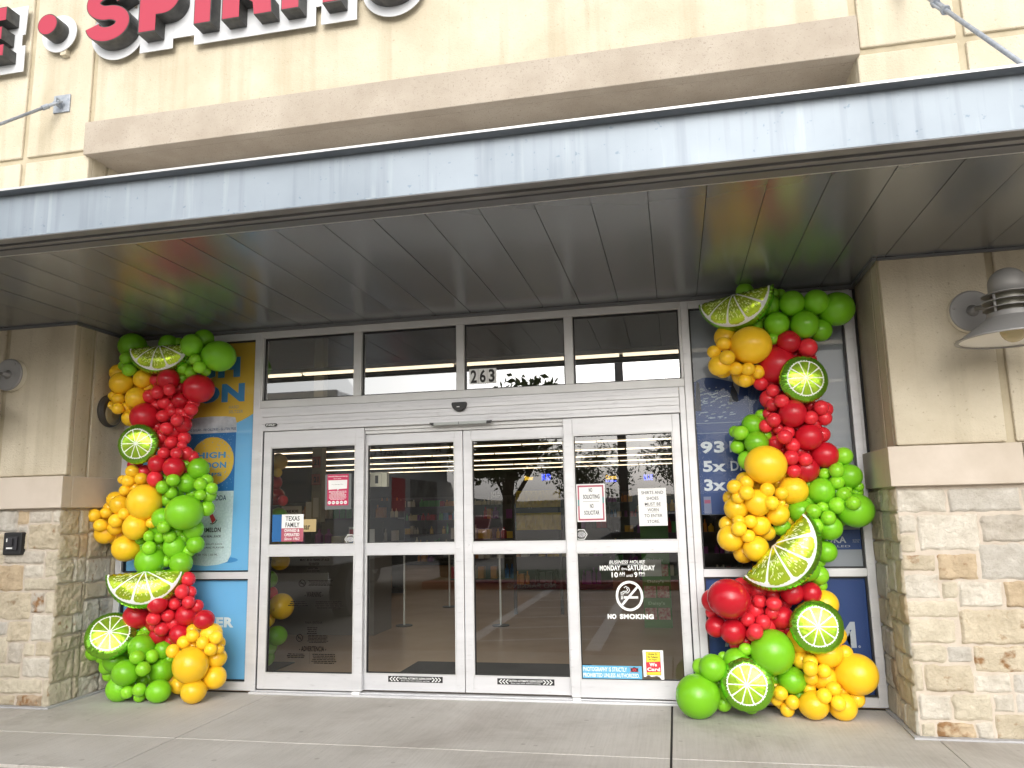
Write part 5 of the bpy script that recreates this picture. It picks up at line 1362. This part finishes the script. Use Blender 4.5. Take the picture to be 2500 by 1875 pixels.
def foil_half(label, c, rad, facing, roll, seed, asp=.49):
    """half slice: straight edge on top (+y), arc below"""
    nr, na = 84, 230; V = []; F = []; T = []; rnd = random.Random(seed); th = .40
    sp = [38, 68, 98, 128, 150][:4] if False else [34, 72, 106, 144]
    dashes = []
    edges = [4] + sp + [176]
    for a0, a1 in zip(edges, edges[1:]):
        for _ in range(34): dashes.append((rnd.uniform(.30, .78), rnd.uniform(a0 + 5, a1 - 5)))
    grid = {}
    for r_, a_ in dashes: grid.setdefault((int(r_ * 10), int(a_ / 10)), []).append((r_, a_))
    for side in (1, -1):
        o = len(V)
        for i in range(nr + 1):
            r = i / nr
            for k in range(na + 1):
                a = math.pi * k / na; ad = math.degrees(a)
                x, y = r * math.cos(a), -r * math.sin(a) * asp * 2 * .98
                d1 = 1 - r; d2 = r * math.sin(a); d = min(1., 1.9 * (d1 * d2 * 2.2 / (d1 + d2 + .15)))
                h = th * math.sqrt(max(0, d)) ** 1.05
                edge = max(0, 1 - d / .30)
                wv = math.sin(ad * .95) if d1 < d2 else math.sin(r * math.cos(a) * 42)
                h *= 1 - .12 * edge * max(0, wv); y -= .008 * edge * wv * (0 if d1 < d2 else 1); 
                if d1 < d2: x *= 1 - .008 * edge * max(0, wv); y *= 1 - .008 * edge * max(0, wv)
                V.append(Vector((x, y + .25, side * h)))
                if side == 1:
                    col, m_ = RIND, .85
                    R1, R0 = .925, .868
                    if r < R1:
                        col, m_ = mixc((.60, .74, .05), LIME, .5 + .5 * noise.noise(Vector((x * 6, y * 6, seed)))), .72
                        near = min(abs(ad - s_) for s_ in sp); dist = r * math.sin(R(min(near, 90)))
                        if r > R0 + .015 * math.sin(a * 9): col, m_ = PITH, 0.
                        elif dist < .016 + .020 * r ** 3 * 1.6: col, m_ = PITH, 0.
                        elif r < .06: col, m_ = PITH, 0.
                        elif ad < 7 or ad > 173: col, m_ = (.56, .72, .05), 1.
                        else:
                            # rounded segment corners
                            if r > R0 - .10 and dist < .02 + (r - R0 + .10) ** 2 * 6: col, m_ = PITH, 0.
                            else:
                                for gi in (-1, 0, 1):
                                    for gj in (-1, 0, 1):
                                        for (r_, a_) in grid.get((int(r * 10) + gi, int(ad / 10) + gj), ()):
                                            if abs(r - r_) < .022 and r * R(abs(ad - a_)) < .0085: col, m_ = (.72, .80, .45), .15
                    T.append((*col, m_))
                else: T.append((*RIND, 1.))
        W = na + 1
        for i in range(nr):
            for k in range(na):
                q = (o + i * W + k, o + i * W + k + 1, o + (i + 1) * W + k + 1, o + (i + 1) * W + k)
                F.append(q if side == 1 else q[::-1])
    return foil_obj('foil_lime_slice', label, V, F, T, c, rad, facing, roll)
foil_half('foil lime half slice lying at the top of the left balloon column', (-2.609, -0.335, 2.875), 0.2676, (0.32, -0.92, 0.12), 6, 11)
foil_round('round foil lime at the left edge of the left column, between red and yellow balloons', (-2.744, -0.380, 2.084), 0.1723, (0.25, -0.95, 0.0), 0, 12)
foil_half('foil lime half slice halfway down the left column, above lower red balloons', (-2.605, -0.379, 0.945), 0.3135, (0.38, -0.9, 0.28), 3, 13)
foil_round('round foil lime beside the limestone, low on the left column', (-2.902, -0.380, 0.510), 0.1997, (0.42, -0.75, 0.52), 25, 14)
foil_half('foil lime half slice at the very top of the right column, against the soffit', (2.245, -0.320, 2.952), 0.2910, (-0.38, -0.92, 0.02), 6, 15)
foil_round('round foil lime high on the right column among red balloons', (2.666, -0.380, 2.343), 0.1744, (0.16, -1, 0.03), 0, 16)
foil_half('largest foil lime slice, steeply tilted, in the middle of the right column', (2.426, -0.441, 1.125), 0.3245, (-0.3, -0.95, 0.15), 46, 17)
foil_round('round foil lime low on the right column between blue poster and yellow balloons', (2.617, -0.380, 0.625), 0.1784, (0.0, -1, 0.15), 0, 18)
foil_round('round foil lime nearest the walk at the foot of the right column', (2.131, -0.380, 0.238), 0.1809, (-0.1, -1, 0.15), 0, 19)
# ------------------------------------------------------------------ inside the store
for kx, y in enumerate([4.65 + 3.5 * i for i in range(9)]):
    x0, x1 = -16 + (kx % 3) * .7, 8.5 - (kx % 2) * 1.1
    t = thing('strip_light', (-3, y, 3.6), 'row %s of warm fluorescent strip lights under the store ceiling' % ('nearest the doors, first', 'second from the doors', 'third from the doors', 'fourth from the doors', 'fifth from the doors', 'sixth from the doors', 'seventh from the doors', 'second from the back wall', 'nearest the back wall')[kx], 'strip light', 'rows of strip lights inside the store')
    MB().box(x0, x1, y - .05, y + .05, 3.62, 3.68).build('fixture', M['white'], t)
    mb = MB(); x = x0
    while x < x1: mb.box(x + .02, min(x + 2.4, x1), y - .045, y + .045, 3.585, 3.618); x += 2.44
    mb.build('tube', M['tube'], t)
shelf_m = mat('shelf', (.10, .10, .10), .6)
pal = [(.55, .03, .05), (.75, .50, .05), (.05, .20, .50), (.08, .38, .10), (.75, .72, .66), (.60, .25, .05), (.25, .06, .30), (.05, .05, .05), (.75, .68, .45)]
PM = [mat('goods', c, .4) for c in pal]
def shelf(x0, x1, y, h, label, seed, dens=.75):
    rnd = random.Random(seed); t = thing('shelf_unit', ((x0 + x1) / 2, y, 0), label, 'shelf', 'store shelves')
    mb = MB(); mb.box(x0, x1, y + .35, y + .40, 0, h); nl = max(2, int(h / .38))
    for i in range(nl): mb.box(x0, x1, y, y + .349, .08 + i * h / nl, .11 + i * h / nl)
    mb.build('rack', shelf_m, t)
    mb = MB(); 
    for i in range(nl):
        x = x0 + .02; z = .112 + i * h / nl
        while x < x1 - .1:
            w = rnd.uniform(.07, .16); hh = rnd.uniform(.16, .30); k_ = rnd.randrange(len(pal))
            for _ in range(rnd.randint(1, 4)):
                if x > x1 - .1: break
                if rnd.random() < dens:
                    if rnd.random() < .55: mb.lathe([(w * .42, 0), (w * .42, hh * .62), (w * .14, hh * .78), (w * .14, hh)], (x + w / 2, y + .1, z), 8, mi=k_)
                    else: mb.box(x, x + w * .92, y + .03, y + .2, z, z + hh * .8, k_)
                x += w
    g_ = mb.build('merchandise', PM, t); g_['kind'] = 'stuff'
shelf(-3.9, -2.6, 4.6, 1.35, 'stocked shelf behind the leftmost door, beside the pale column', 1)
shelf(-2.9, -1.5, 9.5, 1.6, 'stocked shelf far behind the left sliding door', 2)
shelf(-1.3, .5, 8.2, 1.5, 'stocked shelf behind the right sliding door', 3)
shelf(.9, 3.4, 10.0, 1.7, 'stocked shelf far behind the rightmost door', 4)
shelf(-6, -3.3, 7.5, 1.7, 'long stocked shelf deep in the left of the store', 5)
shelf(-.4, 2.6, 14., 1.9, 'long stocked shelf along the middle of the store', 6)
shelf(-9, -2, 15., 1.9, 'longest stocked shelf near the back left of the store', 7)
# green shipper display by the right door
t = thing('promo_display', (1.47, 3.8, 0), 'green cardboard display with stacked fruit drink boxes behind the rightmost door', 'display')
gm = mat('promo_green', (.08, .26, .05), .6)
MB().box(1.26, 1.60, 3.82, 4.1, 0, 1.55).build('body', gm, t)
mb = MB(); rr = random.Random(5)
for i in range(3):
    for k_ in range(2): mb.box(1.275 + k_ * .16, 1.42 + k_ * .16, 3.80, 3.819, .10 + i * .26, .24 + i * .26)
mb.build('fruit_print', vary(mat('fruitp', (.5, .3, .25), .5), (.45, .06, .08), (.62, .55, .40), 30, 4), t)
lettering(t, [("Daisy's", 1.32, 1.52, .265 + i * .26, .315 + i * .26, .03) for i in range(3)] + [("Daisy's", 1.32, 1.52, .93, .98, .03)], 3.815, mat('promo_pale', (.35, .6, .3), .5))
MB().box(1.27, 1.50, 3.79, 3.80, .62, .82).build('price_card', M['paper'], t)
# yellow bag rack
t = thing('snack_rack', (-.25, 5.0, 0), 'black wire rack of yellow snack bags behind the right sliding door', 'rack')
mb = MB(); mb.box(-.62, -.58, 4.98, 5.02, 0, 1.75); mb.box(.05, .09, 4.98, 5.02, 0, 1.75); mb.box(-.62, .09, 4.98, 5.0, 1.72, 1.75); mb.build('frame', M['black'], t)
mb = MB(); rr = random.Random(8)
for row, z in enumerate((1.50, 1.18)):
    for i in range(5):
        x = -.55 + i * .13; n_ = 7; vv = []
        for a in range(n_ + 1):
            for b in range(n_ + 1):
                u, v = a / n_, b / n_; vv.append((x + .13 * u, 4.93 - .05 * math.sin(math.pi * u) * math.sin(math.pi * v) + rr.uniform(-.008, .008), z + .24 * v))
        mb.add(vv, [(a * 8 + b, (a + 1) * 8 + b, (a + 1) * 8 + b + 1, a * 8 + b + 1) for a in range(n_) for b in range(n_)])
mb.build('bags', mat('bag', (.62, .46, .03), .3), t)
# counter with register number
t = thing('checkout_counter', (-2.4, 3.2, 0), 'low checkout counter with leaflets behind the left sliding door', 'counter')
MB().box(-3.4, -1.95, 3.0, 3.6, 0, 1.02).build('body', mat('counter_b', (.16, .145, .13), .6), t)
MB().box(-3.45, -1.92, 2.96, 3.64, 1.022, 1.06).build('counter_top', M['black'], t)
mb = MB(); mb.box(-2.30, -2.19, 3.02, 3.03, 1.06, 1.30); mb.box(-2.12, -1.96, 3.02, 3.03, 1.06, 1.27); mb.build('leaflet_holder', M['paper'], t)
mb = MB(); mb.box(-2.29, -2.20, 3.012, 3.018, 1.08, 1.16); mb.build('leaflet_print', M['signblue'], t); mb = MB(); mb.box(-2.29, -2.20, 3.012, 3.018, 1.19, 1.27); mb.build('leaflet_print', M['redp'], t)
t = plate('register_sign', 'cream sign with a black figure one hanging behind the left sliding door', 'sign', -.918, -.815, 1.689, 1.814, .30, 'lampcream', rows=[('1', -.872, -.843, 1.718, 1.788, .05)])
MB().box(-.8145, -.765, .305, .36, 1.689, 1.814).build('side_face', M['lampcream'], t)
t = thing('store_column', (-3.68, 5, 0), 'pale square column with posters inside the left of the store', 'column')
MB().box(-3.76, -3.6, 4.95, 5.1, 0, 4.3).build('shaft', mat('column_paint', (.42, .40, .31), .6), t)
for z in (2.178, 1.912):
    q = MB().box(-3.755, -3.615, 4.93, 4.94, z, z + .17).build('age_card', mat('cardr', (.45, .10, .06), .5), t); lettering(q, [('21', -3.72, -3.64, z + .04, z + .13, .04)], 4.925, M['ink'])
mb = MB(); mb.box(-3.72, -3.63, 4.92, 4.929, 1.42, 1.72); mb.box(-3.83, -3.74, 4.90, 4.909, 1.40, 1.66); mb.build('paper_note', M['paper'], t)
t = plate('savings_sign', 'white save more sign standing on the shelf behind the leftmost door', 'sign', -4.177, -3.846, 1.38, 1.60, 4.8, 'paper', rows=[('SAVE MORE', -4.11, -3.90, 1.50, 1.545, .05)])
t = thing('bar_sign', (-3.7, 4.4, 1.36), 'lit cream display sign low behind the leftmost door', 'sign')
MB().box(-3.90, -3.42, 4.4, 4.42, 1.22, 1.40).build('light_box', emis('lightbox', (1, .72, .35), .55), t)
lettering(t, [('tab', -3.86, -3.76, 1.25, 1.34, .02), ('bar', -3.62, -3.50, 1.25, 1.34, .02)], 4.395, mat('brown_ink', (.12, .06, .02), .5))
t = plate('chocolate_sign', 'small dark sign reading Life is sweet behind the right sliding door', 'sign', -.97, -.77, 1.62, 1.77, 5.0, 'black', rows=[('LIFE IS', -.935, -.81, 1.70, 1.74, .04), ('SWEET', -.935, -.81, 1.645, 1.69, .04)], ink='vinyl')
# black mat, low posts
tag(MB().box(-.86, .86, .42, 1.43, -.002, .010).build('door_mat', M['blackmat'], None, bevel=.004, origin_at=(0, .9, 0)), 'large black rubber mat just inside the sliding doors', 'mat')
tag(MB().box(-3.0, -2.10, .62, 1.28, -.002, .009).build('door_mat', M['blackmat'], None, bevel=.004, origin_at=(-2.4, .9, 0)), 'smaller black mat inside the leftmost door, beside the balloons', 'mat')
for x, y, lb in ((-1.85, 3.8, 'nearer white barrier post seen low through the left sliding door'), (-1.82, 5.8, 'farther white barrier post seen low through the left sliding door'), (-.57, 3.88, 'white barrier post seen low through the right sliding door')):
    t = thing('barrier_post', (x, y, 0), lb, 'barrier post', 'white barrier posts inside the store')
    MB().cyl((x, y, 0), (x, y, 1.0), .013, 12).build('post', M['white'], t); MB().cyl((x, y, 0), (x, y, .012), .11, 24).build('base', M['black'], t)
# neon signs on the back wall
def neon(x, z, w, h, m, label, word, word2=None):
    t = thing('neon_sign', (x, 30, z), label, 'neon sign', 'neon signs at the back of the store')
    lettering(t, [(word, x - w / 2, x + w / 2, z - h / 2, z + h / 2, .02)], 29.9, M[m], 'tube_lettering')
    if word2: lettering(t, [(word2, x - w / 2, x + w / 2, z - h * 1.3, z - h * .65, .02)], 29.9, M['neon_blue'], 'tube_lettering')
neon(-5.0, 2.98, .42, .2, 'neon_yellow', 'yellow neon script sign at the back wall, leftmost', 'Shiner'); neon(-4.17, 3.0, .42, .3, 'neon_blue', 'blue neon sign at the back wall beside the yellow script', 'BUD')
neon(-1.14, 2.92, .5, .2, 'neon_yellow', 'yellow neon crown brand sign over a blue word at the back wall', 'Corona', 'Light'); neon(.55, 2.85, .4, .26, 'neon_blue', 'solid blue neon sign at the back wall, rightmost', 'BLUE')
# ------------------------------------------------------------------ what stands across the lot (seen mirrored in the glass)
def tree(x, y, h, r, label, seed):
    rnd = random.Random(seed); t = thing('tree', (x, y, -.12), label, 'tree', 'trees across the parking lot')
    mb = MB(); mb.cyl((x, y, -.12), (x, y, h * .45), .16, 10, r2=.10)
    for i in range(7):
        a = rnd.uniform(0, 6.28); mb.cyl((x, y, h * rnd.uniform(.3, .45)), (x + math.cos(a) * r * .6, y + math.sin(a) * r * .6, h * rnd.uniform(.6, .85)), .07, 6, r2=.02)
    mb.build('trunk', mat('bark', (.12, .09, .06), .9), t)
    mb = MB()
    cl = [(rnd.gauss(0, .42), rnd.gauss(0, .42), rnd.uniform(-.8, .9)) for _ in range(46)]
    for cx_, cy_, cz_ in cl:
        for _ in range(70):
            p = Vector((x + (cx_ + rnd.gauss(0, .13)) * r, y + (cy_ + rnd.gauss(0, .13)) * r, h * .66 + (cz_ + rnd.gauss(0, .15)) * r * .62))
            a = Vector((rnd.gauss(0, 1), rnd.gauss(0, 1), rnd.gauss(0, 1))).normalized(); b = a.orthogonal().normalized(); s_ = rnd.uniform(.06, .13)
            mb.add([p - a * s_, p + b * s_ * .6, p + a * s_, p - b * s_ * .6], [(0, 1, 2, 3)])
    mb.build('crown', M['leaf'], t)
M['leaf'] = vary(mat('leaf', (.07, .11, .04), .8), (.07, .11, .04), (.16, .21, .09), 2, 3)
tree(-2.15, -11.8, 5.0, 1.7, 'broad oak reflected above the middle of the doors', 1)
tree(-7.2, -12.0, 3.9, 1.4, 'oak across the lot behind the moving truck', 2); tree(8.5, -12, 4.0, 1.5, 'oak across the lot to the right', 3)
for i, (x, y, h) in enumerate(((-14, -34, 6), (-8, -38, 7), (-3.5, -36, 5), (2.5, -40, 6.5), (7, -35, 5.5), (15, -38, 7), (22, -34, 6))): tree(x, y, h, 2.6, ('rounded', 'tall', 'small', 'spreading', 'low', 'wide', 'slender')[i] + ' tree at the far side of the parking lot', 20 + i)
t = thing('light_pole', (.60, -11.3, 0), 'tall grey steel light pole on the red kerb island', 'light pole')
MB().lathe([(.11, 0), (.075, 10)], (.60, -11.3, 0), 20).build('shaft', mat('steel', (.25, .25, .26), .5, .4), t, smooth=True)
MB().box(.20, 1.0, -11.45, -11.15, 10, 10.12).build('lamp_head', M['black'], t)
def car(x, y, rz, col, label):
    t = thing('parked_car', (x, y, -.12), label, 'car', 'cars parked across the lot'); t.rotation_euler.z = 0
    c, s_ = math.cos(rz), math.sin(rz); body = mat('car_paint', col, .25, .3, coat=.6)
    prof = [(-2.2, .35), (-2.25, .75), (-1.9, .92), (-1.35, .98), (-.75, 1.42), (.7, 1.45), (1.35, 1.02), (2.1, .9), (2.25, .6), (2.2, .35)]
    def sh(mb, name, m, **k):
        for v in mb.v: v.x, v.y, v.z = x + v.x * c - v.y * s_, y + v.x * s_ + v.y * c, v.z - .12
        return mb.build(name, m, t, **k)
    sh(MB().prism(prof, -.88, .88), 'body', body, bevel=.07)
    sh(MB().prism([(-1.22, 1.0), (-.72, 1.37), (.66, 1.40), (1.2, 1.03)], -.90, .90), 'window', M['black'])
    for wx in (-1.4, 1.4):
        for wy in (-.84, .84):
            w = sh(MB().cyl((wx, wy - .1, .33), (wx, wy + .1, .33), .33, 24), 'wheel', M['black']); sh(MB().cyl((wx, wy - .11, .33), (wx, wy + .11, .33), .19, 16), 'rim', M['alu']).parent = w
car(-5.5, -21, R(88), (.30, .02, .02), 'dark red parked car across the lot'); car(5.4, -21, R(91), (.5, .5, .52), 'silver parked car across the lot'); car(8.2, -21.3, R(92), (.03, .035, .04), 'black parked car across the lot')
car(1.8, -17.2, R(4), (.12, .12, .13), 'grey car in the driving lane across the lot')
t = thing('moving_truck', (-4.3, -7, -.12), 'white box moving truck parked left of the crossing', 'truck')
MB().box(-5.6, -3.25, -10.4, -4.6, .72, 3.35).build('cargo_box', mat('truck_white', (.60, .62, .64), .4), t, bevel=.03)
mb = MB(); mb.prism([(-10.45, .45), (-12.2, .45), (-12.25, 1.1), (-11.6, 1.35), (-11.1, 2.15), (-10.45, 2.2)], -5.5, -3.35)
for v in mb.v: v.x, v.y = v.y, v.x
mb.f = [f[::-1] for f in mb.f]; mb.build('cab', mat('truck_cab', (.6, .6, .6), .35), t, bevel=.05)
MB().box(-5.4, -3.5, -10.4, -4.7, .50, .70).build('chassis', M['black'], t)
for y in (-5.6, -11.2):
    for x in (-5.4, -3.45):
        w = MB().cyl((x - .13, y, .28), (x + .13, y, .28), .40, 24).build('wheel', M['black'], t); MB().cyl((x - .14, y, .28), (x + .14, y, .28), .2, 16).build('rim', M['alu'], w)
MB().box(-5.55, -3.3, -4.58, -4.54, .50, .62).build('bumper', M['white'], t)
def side_text(s_, y0, y1, z0, z1, m, bold=.03):   # on the truck flank x=-3.25, facing +x
    mb = MB(); put_text(mb, s_, 0, y1 - y0, z0, z1, 0, bold)
    for v in mb.v: v.x, v.y = -3.244, y0 + v.x
    return mb.build('lettering', m, t)
side_text('MOVING HELP', -9.9, -6.4, 2.75, 3.0, M['ink']); side_text('EQUIPMENT...LOWEST COST', -9.9, -5.2, 2.35, 2.6, M['ink'])
MB().box(-3.2495, -3.243, -9.6, -7.9, 1.0, 2.1).build('picture_panel', vary(mat('picture', (.2, .2, .2), .5), (.03, .03, .03), (.30, .30, .30), 3, 3), t)
MB().box(-3.2495, -3.243, -7.6, -6.9, 1.5, 2.1).build('red_panel', M['redp'], t)
